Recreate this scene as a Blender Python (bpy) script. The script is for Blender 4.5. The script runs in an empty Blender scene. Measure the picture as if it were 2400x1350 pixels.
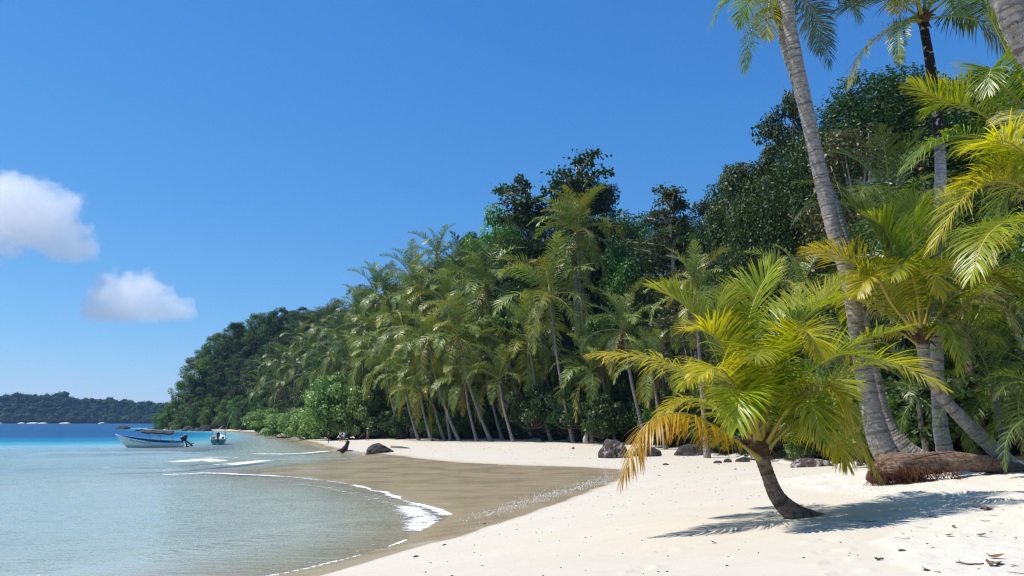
import bpy, bmesh, math, random
import numpy as np
from mathutils import Vector, Matrix, noise as mnoise

R = math.radians
rng = np.random.default_rng(7)
random.seed(7)
scene = bpy.context.scene
C = scene.collection

# ------------------------------------------------------------------ camera, sky, sun, exposure
CAM_Z = 3.2
PITCH = R(9.87)
FPX = 1800.0                      # focal length in pixels of a 2400 px wide frame
cam_d = bpy.data.cameras.new('camera')
cam_d.sensor_width = 36.0
cam_d.lens = 36.0 * FPX / 2400.0
cam_d.clip_start = 0.1
cam_d.clip_end = 40000
cam = bpy.data.objects.new('camera', cam_d)
cam.location = (0, 0, CAM_Z)
cam.rotation_euler = (R(90) + PITCH, 0, 0)
C.objects.link(cam)
scene.camera = cam

SUN_DIR = Vector((-0.50, 0.06, 0.86)).normalized()     # towards the sun
sun_el = math.asin(SUN_DIR.z)
sun_rot = math.atan2(SUN_DIR.x, SUN_DIR.y)
world = bpy.data.worlds.new('World')
scene.world = world
world.use_nodes = True
wt = world.node_tree
for n in list(wt.nodes):
    wt.nodes.remove(n)
sky = wt.nodes.new('ShaderNodeTexSky')
sky.sky_type = 'NISHITA'
sky.sun_disc = False
sky.sun_elevation = sun_el
sky.sun_rotation = sun_rot
sky.altitude = 0
sky.air_density = 1.0
sky.dust_density = 0.0
sky.ozone_density = 6.0
sep = wt.nodes.new('ShaderNodeSeparateColor')
com = wt.nodes.new('ShaderNodeCombineColor')
wt.links.new(sky.outputs[0], sep.inputs[0])
for ch, (power, gain) in enumerate(((1.18, 0.40), (0.786, 0.985), (0.50, 2.30))):     # the camera's rendering of the blue
    pw = wt.nodes.new('ShaderNodeMath')
    pw.operation = 'POWER'
    pw.inputs[1].default_value = power
    ml = wt.nodes.new('ShaderNodeMath')
    ml.operation = 'MULTIPLY'
    ml.inputs[1].default_value = gain
    wt.links.new(sep.outputs[ch], pw.inputs[0])
    wt.links.new(pw.outputs[0], ml.inputs[0])
    wt.links.new(ml.outputs[0], com.inputs[ch])
bg = wt.nodes.new('ShaderNodeBackground')
bg.inputs['Strength'].default_value = 0.136
wo = wt.nodes.new('ShaderNodeOutputWorld')
wt.links.new(com.outputs[0], bg.inputs[0])
wt.links.new(bg.outputs[0], wo.inputs[0])

sun_d = bpy.data.lights.new('sun', 'SUN')
sun_d.energy = 5.0
sun_d.angle = R(0.53)
sun_d.color = (1.0, 0.955, 0.87)
sun = bpy.data.objects.new('sun', sun_d)
sun.rotation_euler = SUN_DIR.to_track_quat('Z', 'Y').to_euler()
sun.location = (-30, 10, 60)
C.objects.link(sun)

vs = scene.view_settings
vs.view_transform = 'Standard'
vs.look = 'None'
vs.exposure = 0.10
vs.gamma = 1.0
vs.use_curve_mapping = False
cy = scene.cycles
cy.use_denoising = True
cy.denoising_prefilter = 'FAST'
cy.filter_width = 1.25
cy.max_bounces = 28
cy.diffuse_bounces = 2
cy.glossy_bounces = 3
cy.transmission_bounces = 3
cy.transparent_max_bounces = 12
cy.volume_bounces = 28
cy.caustics_reflective = False
cy.caustics_refractive = False
cy.sample_clamp_indirect = 4.0

# ------------------------------------------------------------------ helpers: pixels to points, tagging, meshes
SP, CP = math.sin(PITCH), math.cos(PITCH)

def ray(px, py):
    u = (px - 1200) / FPX
    v = (675 - py) / FPX
    return Vector((u, CP - v * SP, SP + v * CP))

def at_z(px, py, z):
    d = ray(px, py)
    return Vector((0, 0, CAM_Z)) + d * ((z - CAM_Z) / d.z)

def at_y(px, py, Y):
    d = ray(px, py)
    return Vector((0, 0, CAM_Z)) + d * (Y / d.y)

def tag(o, label=None, cat=None, group=None, kind=None):
    if label: o['label'] = label
    if cat: o['category'] = cat
    if group: o['group'] = group
    if kind: o['kind'] = kind
    return o

def empty(name, loc=(0, 0, 0), rz=0.0):
    o = bpy.data.objects.new(name, None)
    o.location = loc
    o.rotation_euler = (0, 0, rz)
    o.empty_display_size = 0.2
    C.objects.link(o)
    return o

def link(name, me, parent=None, loc=(0, 0, 0), rot=(0, 0, 0), scale=(1, 1, 1)):
    o = bpy.data.objects.new(name, me)
    o.location = loc
    o.rotation_euler = rot
    o.scale = scale
    if parent is not None:
        o.parent = parent
    C.objects.link(o)
    return o

def mesh_np(name, V, F, mats=(), smooth=False, attrs=None, midx=None):
    """V (n,3); F list of (m,k) arrays or one array; attrs {name: n floats}"""
    if isinstance(F, np.ndarray):
        F = [F]
    F = [np.asarray(f, dtype=np.int32) for f in F if len(f)]
    me = bpy.data.meshes.new(name)
    V = np.asarray(V, dtype=np.float32)
    me.vertices.add(len(V))
    me.vertices.foreach_set('co', V.ravel())
    nl = sum(f.size for f in F)
    nf = sum(len(f) for f in F)
    me.loops.add(nl)
    me.polygons.add(nf)
    me.loops.foreach_set('vertex_index', np.concatenate([f.ravel() for f in F]))
    starts, s = [], 0
    for f in F:
        k = f.shape[1]
        starts.append(s + np.arange(len(f), dtype=np.int32) * k)
        s += f.size
    me.polygons.foreach_set('loop_start', np.concatenate(starts).astype(np.int32))
    if midx is not None:
        me.polygons.foreach_set('material_index', np.asarray(midx, dtype=np.int32))
    if smooth:
        me.polygons.foreach_set('use_smooth', np.ones(nf, dtype=bool))
    me.update(calc_edges=True)
    me.validate()
    for m in mats:
        me.materials.append(m)
    for k, a in (attrs or {}).items():
        at = me.attributes.new(k, 'FLOAT', 'POINT')
        at.data.foreach_set('value', np.asarray(a, dtype=np.float32))
    return me

class MB:
    """collects verts and faces for one mesh"""
    def __init__(self):
        self.v, self.f, self.m = [], [], []
    def add(self, verts, faces, mi=0):
        b = len(self.v)
        self.v.extend([tuple(p) for p in verts])
        self.f.extend([tuple(i + b for i in f) for f in faces])
        self.m.extend([mi] * len(faces))
    def box(self, c, s, mi=0, mat=None):
        x, y, z = s[0] / 2, s[1] / 2, s[2] / 2
        pts = [Vector((i, j, k)) for i in (-x, x) for j in (-y, y) for k in (-z, z)]
        if mat is not None:
            pts = [mat @ p for p in pts]
        pts = [p + Vector(c) for p in pts]
        self.add(pts, [(0, 1, 3, 2), (4, 6, 7, 5), (0, 4, 5, 1), (2, 3, 7, 6), (0, 2, 6, 4), (1, 5, 7, 3)], mi)
    def tube(self, pts, rad, sides=8, mi=0, cap=True):
        pts = [Vector(p) for p in pts]
        n = len(pts)
        if not hasattr(rad, '__len__'):
            rad = [rad] * n
        ref = None
        rings = []
        for i in range(n):
            t = (pts[min(i + 1, n - 1)] - pts[max(i - 1, 0)]).normalized()
            if ref is None:
                ref = Vector((0, 0, 1)) if abs(t.z) < 0.9 else Vector((1, 0, 0))
            a = (ref - t * ref.dot(t)).normalized()
            ref = a
            b = t.cross(a)
            rings.append([pts[i] + (a * math.cos(k * 2 * math.pi / sides) + b * math.sin(k * 2 * math.pi / sides)) * rad[i] for k in range(sides)])
        vs_ = [p for r in rings for p in r]
        fs = []
        for i in range(n - 1):
            for k in range(sides):
                k2 = (k + 1) % sides
                fs.append((i * sides + k, i * sides + k2, (i + 1) * sides + k2, (i + 1) * sides + k))
        if cap:
            fs.append(tuple(range(sides - 1, -1, -1)))
            fs.append(tuple((n - 1) * sides + k for k in range(sides)))
        self.add(vs_, fs, mi)
    def mesh(self, name, mats, smooth=False):
        me = bpy.data.meshes.new(name)
        me.from_pydata(self.v, [], self.f)
        for m in mats:
            me.materials.append(m)
        me.polygons.foreach_set('material_index', np.array(self.m, dtype=np.int32))
        if smooth:
            me.polygons.foreach_set('use_smooth', np.ones(len(self.f), dtype=bool))
        me.update()
        return me
    def build(self, name, mats, parent=None, loc=(0, 0, 0), rot=(0, 0, 0), smooth=False):
        return link(name, self.mesh(name, mats, smooth), parent, loc, rot)

def spline(ctrl, n):
    """Catmull-Rom through ctrl (k,d) -> n points evenly in parameter"""
    P = np.asarray(ctrl, float)
    k = len(P)
    P = np.vstack([2 * P[0] - P[1], P, 2 * P[-1] - P[-2]])
    ts = np.linspace(0, k - 1 - 1e-9, n)
    i = ts.astype(int)
    t = (ts - i)[:, None]
    p0, p1, p2, p3 = P[i], P[i + 1], P[i + 2], P[i + 3]
    return 0.5 * ((2 * p1) + (-p0 + p2) * t + (2 * p0 - 5 * p1 + 4 * p2 - p3) * t ** 2 + (-p0 + 3 * p1 - 3 * p2 + p3) * t ** 3)

def unit(a):
    return a / np.maximum(np.linalg.norm(a, axis=-1, keepdims=True), 1e-9)

def fbm(x, y, scale, seed=0, octs=4):
    r = np.random.default_rng(seed)
    out = np.zeros_like(x, dtype=float)
    amp, tot, f = 1.0, 0.0, 1.0 / scale
    for o in range(octs):
        for k in range(3):
            a = r.uniform(0, 2 * math.pi)
            p = r.uniform(0, 6.28)
            ff = f * r.uniform(0.75, 1.3)
            out += amp / 3 * np.sin((x * math.cos(a) + y * math.sin(a)) * ff * 6.28 + p + 1.3 * np.sin((x * -math.sin(a) + y * math.cos(a)) * ff * 4.1 + p * 2))
        tot += amp
        amp *= 0.5
        f *= 2.03
    return out / tot

# ------------------------------------------------------------------ materials
class NT:
    def __init__(self, name):
        self.mat = bpy.data.materials.new(name)
        self.mat.use_nodes = True
        self.t = self.mat.node_tree
        for n in list(self.t.nodes):
            self.t.nodes.remove(n)
        self.out = self.t.nodes.new('ShaderNodeOutputMaterial')
    def n(self, typ, ins=None, **props):
        nd = self.t.nodes.new('ShaderNode' + typ)
        for k, v in props.items():
            setattr(nd, k, v)
        for k, v in (ins or {}).items():
            if isinstance(v, bpy.types.NodeSocket):
                self.t.links.new(v, nd.inputs[k])
            else:
                nd.inputs[k].default_value = v
        return nd
    def attr(self, name):
        return self.n('Attribute', attribute_name=name).outputs['Fac']
    def math(self, op, a, b=0.0, c=0.0, clamp=False):
        return self.n('Math', {0: a, 1: b, 2: c}, operation=op, use_clamp=clamp).outputs[0]
    def mix(self, fac, a, b):
        nd = self.n('Mix', data_type='RGBA')
        for sock, v in ((nd.inputs[0], fac), (nd.inputs[6], a), (nd.inputs[7], b)):
            if isinstance(v, bpy.types.NodeSocket):
                self.t.links.new(v, sock)
            else:
                sock.default_value = v if not isinstance(v, tuple) or len(v) == 4 else (*v, 1)
        return nd.outputs[2]
    def ramp(self, fac, stops, interp='LINEAR'):
        nd = self.n('ValToRGB', {0: fac})
        cr = nd.color_ramp
        cr.interpolation = interp
        while len(cr.elements) < len(stops):
            cr.elements.new(0.5)
        for e, (p, c) in zip(cr.elements, stops):
            e.position = p
            e.color = c if len(c) == 4 else (*c, 1)
        return nd.outputs[0]
    def smooth(self, v, a, b):
        return self.n('MapRange', {0: v, 1: a, 2: b, 3: 0.0, 4: 1.0}, interpolation_type='SMOOTHSTEP').outputs[0]
    def noise(self, vec=None, scale=5.0, detail=3.0, rough=0.55, dims='3D'):
        ins = {'Scale': scale, 'Detail': detail, 'Roughness': rough}
        if vec is not None:
            ins['Vector'] = vec
        return self.n('TexNoise', ins, noise_dimensions=dims).outputs['Fac']
    def coord(self, kind='Object'):
        return self.n('TexCoord').outputs[kind]
    def mapping(self, vec, scale=(1, 1, 1), rot=(0, 0, 0)):
        return self.n('Mapping', {'Vector': vec, 'Scale': scale, 'Rotation': rot}).outputs[0]
    def bump(self, h, strength=0.3, dist=0.05, normal=None):
        ins = {'Height': h, 'Strength': strength, 'Distance': dist}
        if normal is not None:
            ins['Normal'] = normal
        return self.n('Bump', ins).outputs[0]
    def surf(self, s):
        self.t.links.new(s, self.out.inputs['Surface'])
        return self.mat

def c4(c):
    return (*c, 1.0)

def plain(name, col, rough=0.5, metal=0.0, var=0.12, scale=6.0, spec=0.5, bump=0.0):
    m = NT(name)
    nz = m.noise(m.coord(), scale, 4.0)
    col2 = tuple(max(0, c * (1 - var * 2)) for c in col)
    col1 = tuple(min(1, c * (1 + var)) for c in col)
    base = m.mix(nz, c4(col2), c4(col1))
    ins = {'Base Color': base, 'Roughness': rough, 'Metallic': metal, 'Specular IOR Level': spec}
    if bump:
        ins['Normal'] = m.bump(nz, bump, 0.03)
    return m.surf(m.n('BsdfPrincipled', ins).outputs[0])

def leaf_mat(name, c1, c2, trans=0.24, tcol=None, rough=0.45, spec=0.4, scale=0.9, objvar=0.25):
    m = NT(name)
    geo = m.n('NewGeometry').outputs['Position']
    nz = m.noise(geo, scale, 3.0)
    nz = m.smooth(nz, 0.3, 0.7)
    base = m.mix(nz, c4(c1), c4(c2))
    rnd = m.n('ObjectInfo').outputs['Random']
    hsv = m.n('HueSaturation', {'Hue': m.math('MULTIPLY_ADD', rnd, 0.045 * objvar / 0.25, 0.5 - 0.026 * objvar / 0.25), 'Saturation': 1.0,
                                'Value': m.math('MULTIPLY_ADD', m.math('FRACT', m.math('MULTIPLY', rnd, 7.31)), objvar * 2, 1 - objvar), 'Color': base}).outputs[0]
    isl = m.n('NewGeometry').outputs['Random Per Island']
    hsv = m.n('HueSaturation', {'Hue': m.math('MULTIPLY_ADD', isl, 0.03, 0.485), 'Value': m.math('MULTIPLY_ADD', isl, 0.7, 0.65), 'Color': hsv}).outputs[0]
    p = m.n('BsdfPrincipled', {'Base Color': hsv, 'Roughness': rough, 'Specular IOR Level': spec}).outputs[0]
    tr = m.n('BsdfTranslucent', {'Color': m.n('HueSaturation', {'Hue': 0.485, 'Saturation': 1.1, 'Value': 1.6, 'Color': hsv}).outputs[0]}).outputs[0]
    return m.surf(m.n('MixShader', {0: trans, 1: p, 2: tr}).outputs[0])

def frond_mat(name, c1, c2, tip, tipamt=0.5, trans=0.4, rough=0.38, spec=0.5):
    """c1 near the rachis base of the frond, c2 towards its end, tip on the leaflet ends"""
    m = NT(name)
    fu, lv = m.attr('fu'), m.attr('lv')
    isl = m.n('NewGeometry').outputs['Random Per Island']
    rnd = m.n('ObjectInfo').outputs['Random']
    base = m.mix(m.smooth(fu, 0.1, 0.95), c4(c1), c4(c2))
    tf = m.math('MULTIPLY', m.smooth(m.math('MULTIPLY_ADD', isl, 0.35, lv), 0.62, 1.2), tipamt)
    base = m.mix(tf, base, c4(tip))
    v = m.math('ADD', m.math('MULTIPLY_ADD', isl, 0.42, 0.60), m.math('MULTIPLY', rnd, 0.38))
    base = m.n('HueSaturation', {'Hue': m.math('MULTIPLY_ADD', rnd, 0.022, 0.489), 'Value': v, 'Color': base}).outputs[0]
    p = m.n('BsdfPrincipled', {'Base Color': base, 'Roughness': rough, 'Specular IOR Level': spec}).outputs[0]
    tr = m.n('BsdfTranslucent', {'Color': m.n('HueSaturation', {'Hue': 0.492, 'Saturation': 1.08, 'Value': 1.45, 'Color': base}).outputs[0]}).outputs[0]
    return m.surf(m.n('MixShader', {0: trans, 1: p, 2: tr}).outputs[0])

def trunk_mat(name, c_lo, c_hi, dark, black_from=None):
    """ring-scarred palm bark; al = metres along the trunk"""
    m = NT(name)
    al = m.attr('al')
    pos = m.coord()
    ring = m.noise(m.n('CombineXYZ', {'X': 0.0, 'Y': 0.0, 'Z': m.math('ADD', m.math('MULTIPLY', al, 9.0), m.math('MULTIPLY', m.noise(pos, 5.0, 2.0), 1.4))}).outputs[0], 1.0, 2.0)
    blot = m.noise(m.mapping(pos, (3, 3, 5)), 2.2, 5.0, 0.65)
    base = m.mix(m.smooth(blot, 0.35, 0.68), c4(c_lo), c4(c_hi))
    base = m.mix(m.math('MULTIPLY', m.smooth(ring, 0.50, 0.60), 0.85), base, c4(dark))
    base = m.mix(m.math('MULTIPLY', m.smooth(m.noise(m.mapping(pos, (9, 9, 6)), 2.0, 3.0), 0.60, 0.70), 0.8), base, c4(tuple(c * 0.35 for c in dark)))
    if black_from is not None:
        bk = m.math('MULTIPLY', m.smooth(m.math('MULTIPLY_ADD', blot, 2.0, al), black_from, black_from + 1.2), m.math('SUBTRACT', 1.0, m.smooth(m.noise(pos, 6.0, 1.0), 0.60, 0.66)))
        base = m.mix(bk, base, c4((0.022, 0.018, 0.016)))
    b = m.bump(m.math('ADD', ring, m.math('MULTIPLY', blot, 0.7)), 1.0, 0.03)
    return m.surf(m.n('BsdfPrincipled', {'Base Color': base, 'Roughness': 0.85, 'Specular IOR Level': 0.2, 'Normal': b}).outputs[0])

M = {}
M['bark'] = plain('bark', (0.10, 0.085, 0.07), 0.9, var=0.3, scale=2.5, spec=0.1)
M['pale_bark'] = plain('pale_bark', (0.42, 0.38, 0.33), 0.85, var=0.2, scale=3, spec=0.15)
M['leaf_dark'] = leaf_mat('leaf_dark', (0.015, 0.040, 0.009), (0.052, 0.102, 0.020), rough=0.5, spec=.3)  # dark green leaves, deepened further: forest shade put into the colour
M['leaf_mid'] = leaf_mat('leaf_mid', (0.042, 0.115, 0.015), (0.115, 0.215, 0.034), rough=0.5, spec=.3)
M['leaf_olive'] = leaf_mat('leaf_olive', (0.045, 0.062, 0.016), (0.100, 0.105, 0.032))
M['leaf_bright'] = leaf_mat('leaf_bright', (0.06, 0.17, 0.018), (0.13, 0.27, 0.04), trans=0.3, scale=0.6)
M['leaf_shrub'] = leaf_mat('leaf_shrub', (0.115, 0.22, 0.045), (0.28, 0.39, 0.115), trans=0.30, rough=0.40, scale=0.5, objvar=0.12)
M['fr_hero'] = frond_mat('fr_hero', (0.125, 0.230, 0.008), (0.30, 0.35, 0.012), (0.42, 0.37, 0.03), 0.45)
M['fr_yellow'] = frond_mat('fr_yellow', (0.24, 0.305, 0.010), (0.45, 0.42, 0.018), (0.56, 0.42, 0.04), 0.55)
M['fr_orange'] = frond_mat('fr_orange', (0.40, 0.34, 0.012), (0.52, 0.34, 0.012), (0.52, 0.28, 0.03), 0.75)
M['fr_pale'] = frond_mat('fr_pale', (0.34, 0.35, 0.05), (0.62, 0.56, 0.24), (0.75, 0.64, 0.40), 0.7, rough=0.3)
M['fr_tall'] = frond_mat('fr_tall', (0.070, 0.150, 0.010), (0.160, 0.235, 0.022), (0.34, 0.32, 0.05), 0.5)
M['fr_grove'] = frond_mat('fr_grove', (0.090, 0.170, 0.024), (0.235, 0.305, 0.060), (0.42, 0.38, 0.09), 0.45, trans=0.16, rough=0.43, spec=0.45)
M['fr_grove_y'] = frond_mat('fr_grove_y', (0.160, 0.220, 0.024), (0.30, 0.310, 0.045), (0.38, 0.27, 0.06), 0.5, trans=0.16, rough=0.43, spec=0.45)
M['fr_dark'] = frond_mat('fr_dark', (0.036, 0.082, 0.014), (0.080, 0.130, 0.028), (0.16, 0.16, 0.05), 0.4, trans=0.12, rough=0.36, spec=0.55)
M['fr_dead'] = frond_mat('fr_dead', (0.26, 0.14, 0.06), (0.34, 0.18, 0.08), (0.3, 0.17, 0.09), 0.5, trans=0.15, rough=0.7, spec=0.2)
M['rachis'] = plain('rachis', (0.42, 0.34, 0.05), 0.45, var=0.12)
M['rachis_green'] = plain('rachis_green', (0.22, 0.25, 0.05), 0.5, var=0.12)
M['fibre'] = plain('fibre', (0.13, 0.075, 0.045), 0.95, var=0.4, scale=14, spec=0.1, bump=0.5)
M['trunk_grey'] = trunk_mat('trunk_grey', (0.27, 0.235, 0.20), (0.46, 0.42, 0.37), (0.15, 0.12, 0.10))
M['trunk_brown'] = trunk_mat('trunk_brown', (0.15, 0.10, 0.07), (0.29, 0.21, 0.15), (0.07, 0.045, 0.032))
M['trunk_black'] = trunk_mat('trunk_black', (0.32, 0.29, 0.26), (0.52, 0.49, 0.45), (0.18, 0.16, 0.14), black_from=10.2)
M['trunk_shaded'] = trunk_mat('trunk_shaded', (0.20, 0.17, 0.145), (0.36, 0.32, 0.28), (0.11, 0.09, 0.075))  # grey bark made darker: shade under the grove put into its colour
M['coconut'] = plain('coconut', (0.34, 0.17, 0.03), 0.5, var=0.25)

# ------------------------------------------------------------------ terrain: cove, beach, wooded hill
def zpoly(pts, z):
    return [tuple(at_z(px, py, z)[:2]) for px, py in pts]

NEAR_S = [(-60.0, -60.0), (-22.0, -8.0), (-11.5, 6.0), (-7.2, 13.0)]
NEAR_W = [(-57.0, -62.0), (-20.0, -9.5), (-10.2, 5.0), (-6.0, 12.5)]
S_LINE = NEAR_S + zpoly([(640, 1350), (720, 1333), (800, 1314), (870, 1296), (930, 1276), (975, 1254), (1005, 1236), (1040, 1216), (1062, 1204), (1030, 1194), (960, 1172), (900, 1152),
                         (850, 1140), (780, 1127), (710, 1120), (650, 1115), (610, 1109), (625, 1101), (670, 1094), (730, 1088), (790, 1082), (850, 1074),
                         (848, 1064), (800, 1060), (765, 1055), (742, 1048), (720, 1040), (694, 1031), (660, 1022), (610, 1014), (560, 1011.5), (500, 1010), (440, 1008.5), (400, 1006.5), (372, 1003)], 0.0)
W_LINE = NEAR_W + zpoly([(745, 1350), (830, 1325), (900, 1305), (1000, 1276), (1120, 1242), (1220, 1208), (1310, 1176), (1390, 1146), (1440, 1124), (1462, 1110), (1440, 1101),
                         (1380, 1096.5), (1280, 1093), (1180, 1090), (1080, 1085), (1000, 1078), (930, 1068), (880, 1062), (830, 1058), (795, 1052), (762, 1045), (735, 1037), (708, 1029), (672, 1020), (618, 1012.5), (560, 1010), (500, 1008.6), (440, 1007.2), (402, 1005), (380, 1001.5)], 0.26)
BACK = [(-120.0, 420.0), (-60.0, 520.0), (200.0, 560.0), (900.0, 500.0), (9000.0, 500.0), (9000.0, 9000.0), (-9000.0, 9000.0), (-9000.0, -300.0), (-90.0, -300.0)]

def polydist(X, Y, line, closed):
    """unsigned distance to the open line, and inside test for closed polygon"""
    d2 = np.full(X.shape, 1e18)
    for (x0, y0), (x1, y1) in zip(line[:-1], line[1:]):
        dx, dy = x1 - x0, y1 - y0
        L = dx * dx + dy * dy
        t = np.clip(((X - x0) * dx + (Y - y0) * dy) / L, 0, 1)
        d2 = np.minimum(d2, (X - x0 - t * dx) ** 2 + (Y - y0 - t * dy) ** 2)
    ins = np.zeros(X.shape, bool)
    P = closed
    for i in range(len(P)):
        x0, y0 = P[i]
        x1, y1 = P[(i + 1) % len(P)]
        cond = (y0 > Y) != (y1 > Y)
        xi = (x1 - x0) * (Y - y0) / (y1 - y0 if y1 != y0 else 1e-9) + x0
        ins ^= cond & (X < xi)
    return np.sqrt(d2), ins

# px: (where the wood begins, where its ridge stands, skyline row) along each bearing
HILL = np.array([
    (330, 318, 330, 990, 3), (372, 306, 330, 972, 6), (400, 298, 332, 905, 13), (440, 292, 335, 845, 15), (480, 285, 338, 800, 15), (530, 275, 342, 752, 14), (600, 250, 345, 725, 14),
    (680, 205, 340, 722, 14), (760, 165, 310, 715, 13), (860, 122, 250, 690, 13), (960, 110, 195, 640, 13), (1060, 104, 175, 580, 13), (1130, 101, 165, 510, 14),
    (1250, 94, 155, 470, 14), (1350, 88, 145, 460, 13), (1450, 81, 135, 490, 13), (1560, 70, 120, 480, 13), (1660, 60, 108, 430, 14), (1760, 53, 98, 345, 15),
    (1850, 46, 92, 280, 15), (1950, 38, 86, 200, 16), (2050, 30, 80, 168, 16), (2200, 26, 72, 175, 15), (2400, 23, 62, 190, 14), (2800, 20, 56, 220, 14), (4500, 18, 50, 300, 14)], float)
HU = (HILL[:, 0] - 1200) / FPX
HZ = np.array([at_y(r[0], r[3], r[2]).z - r[4] for r in HILL])

def sstep(a, b, x):
    t = np.clip((x - a) / (b - a), 0, 1)
    return t * t * (3 - 2 * t)

LOOSE = np.array([tuple(at_z(px, py, z)[:2]) for px, py, z in ((2110, 1128, 2.05), (2085, 1180, 1.95), (2075, 1225, 1.85), (2060, 1250, 1.8), (2130, 1300, 1.82), (2170, 1330, 1.85), (2260, 1400, 1.9))])

def surface(X, Y):
    """height, wetness, forest floor mask, loose sand mask"""
    X = np.asarray(X, float); Y = np.asarray(Y, float)
    wob = 0.22 * fbm(X, Y, 6.0, 11, 3) * np.clip(Y / 25, 0.3, 2)
    Xw, Yw = X + wob, Y + wob * 0.7
    dS, seaS = polydist(Xw, Yw, S_LINE, S_LINE + BACK)
    dW, seaW = polydist(Xw, Yw, W_LINE, W_LINE + BACK)
    far = sstep(20, 52, Y)
    slope = 0.175 * (1 - far) + 0.040 * far
    cap = 2.35 * (1 - far) + 1.15 * far
    dry = 0.26 + cap * (1 - np.exp(-slope * dW / cap * 1.15))
    z = dry
    wet = np.exp(-dW / (0.32 + 0.5 * far)) * 0.72
    mid = (~seaS) & seaW
    tt = dS / np.maximum(dS + dW, 1e-6)
    z = np.where(mid, 0.02 + 0.24 * tt ** 1.3, z)
    wet = np.where(mid, 1.0 - 0.12 * sstep(0.8, 1.0, tt), wet)
    depth = 0.030 * np.minimum(dS, 45) + (3.2 * sstep(86, 142, Y) + 5.0 * sstep(125, 205, Y)) * sstep(2, 30, dS) + 0.03 * np.maximum(dS - 150, 0)
    depth = np.minimum(depth, 14)
    z = np.where(seaS, -0.0 - depth, z)
    wet = np.where(seaS, 1.0, wet)
    # hill
    u = X / np.maximum(Y, 1.0)
    ye = np.interp(u, HU, HILL[:, 1])
    yr = np.interp(u, HU, HILL[:, 2])
    zr = np.interp(u, HU, HZ)
    t = (Y - ye) / np.maximum(yr - ye, 1)
    land = ~seaW
    tcl = np.clip(t, 0, 1)
    hz = np.maximum(zr, 1.0) * (0.22 * tcl + 0.78 * tcl * tcl * (3 - 2 * tcl) * 1.0)
    hz = hz * np.clip(1 - 0.25 * np.clip(t - 1.0, 0, 2), 0.3, 1)
    hill = land & (t > 0) & (Y > 12)
    edge = sstep(0, 8, dW)
    z = np.where(hill, z + np.maximum(hz, 0) * edge + 0.8 * fbm(X, Y, 25, 3, 3) * tcl * edge, z)
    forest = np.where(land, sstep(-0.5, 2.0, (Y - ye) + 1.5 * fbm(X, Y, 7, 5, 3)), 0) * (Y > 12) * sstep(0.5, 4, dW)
    # loose dry sand up the berm
    q, _ = polydist(X, Y, [tuple(p) for p in LOOSE], [tuple(p) for p in LOOSE])
    xl = np.interp(Y, LOOSE[::-1, 1], LOOSE[::-1, 0])
    sg = np.where(X > xl, q, -q)
    loose = sstep(-0.10, 0.14, sg + 0.30 * fbm(X, Y, 1.6, 8, 4)) * (Y < 26) * land
    z = z + loose * (0.035 + 0.035 * fbm(X, Y, 0.9, 9, 4) + 0.05 * fbm(X, Y, 2.6, 10, 2)) * (1 - forest)
    z = z + np.where(land, 0.012 * fbm(X, Y, 2.2, 12, 3), 0)
    return z, wet, forest, loose

def H(x, y):
    return float(surface(np.array([x]), np.array([y]))[0][0])

def G(px, py):
    """the point of the ground seen at a pixel"""
    d = ray(px, py)
    ts = np.exp(np.linspace(math.log(4), math.log(500), 1600))
    X, Y, Z = d.x * ts, d.y * ts, CAM_Z + d.z * ts
    g = surface(X, Y)[0]
    k = np.argmax(Z < g)
    if Z[k] >= g[k]:
        return at_z(px, py, 0.0)
    return Vector((X[k], Y[k], g[k]))

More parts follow.
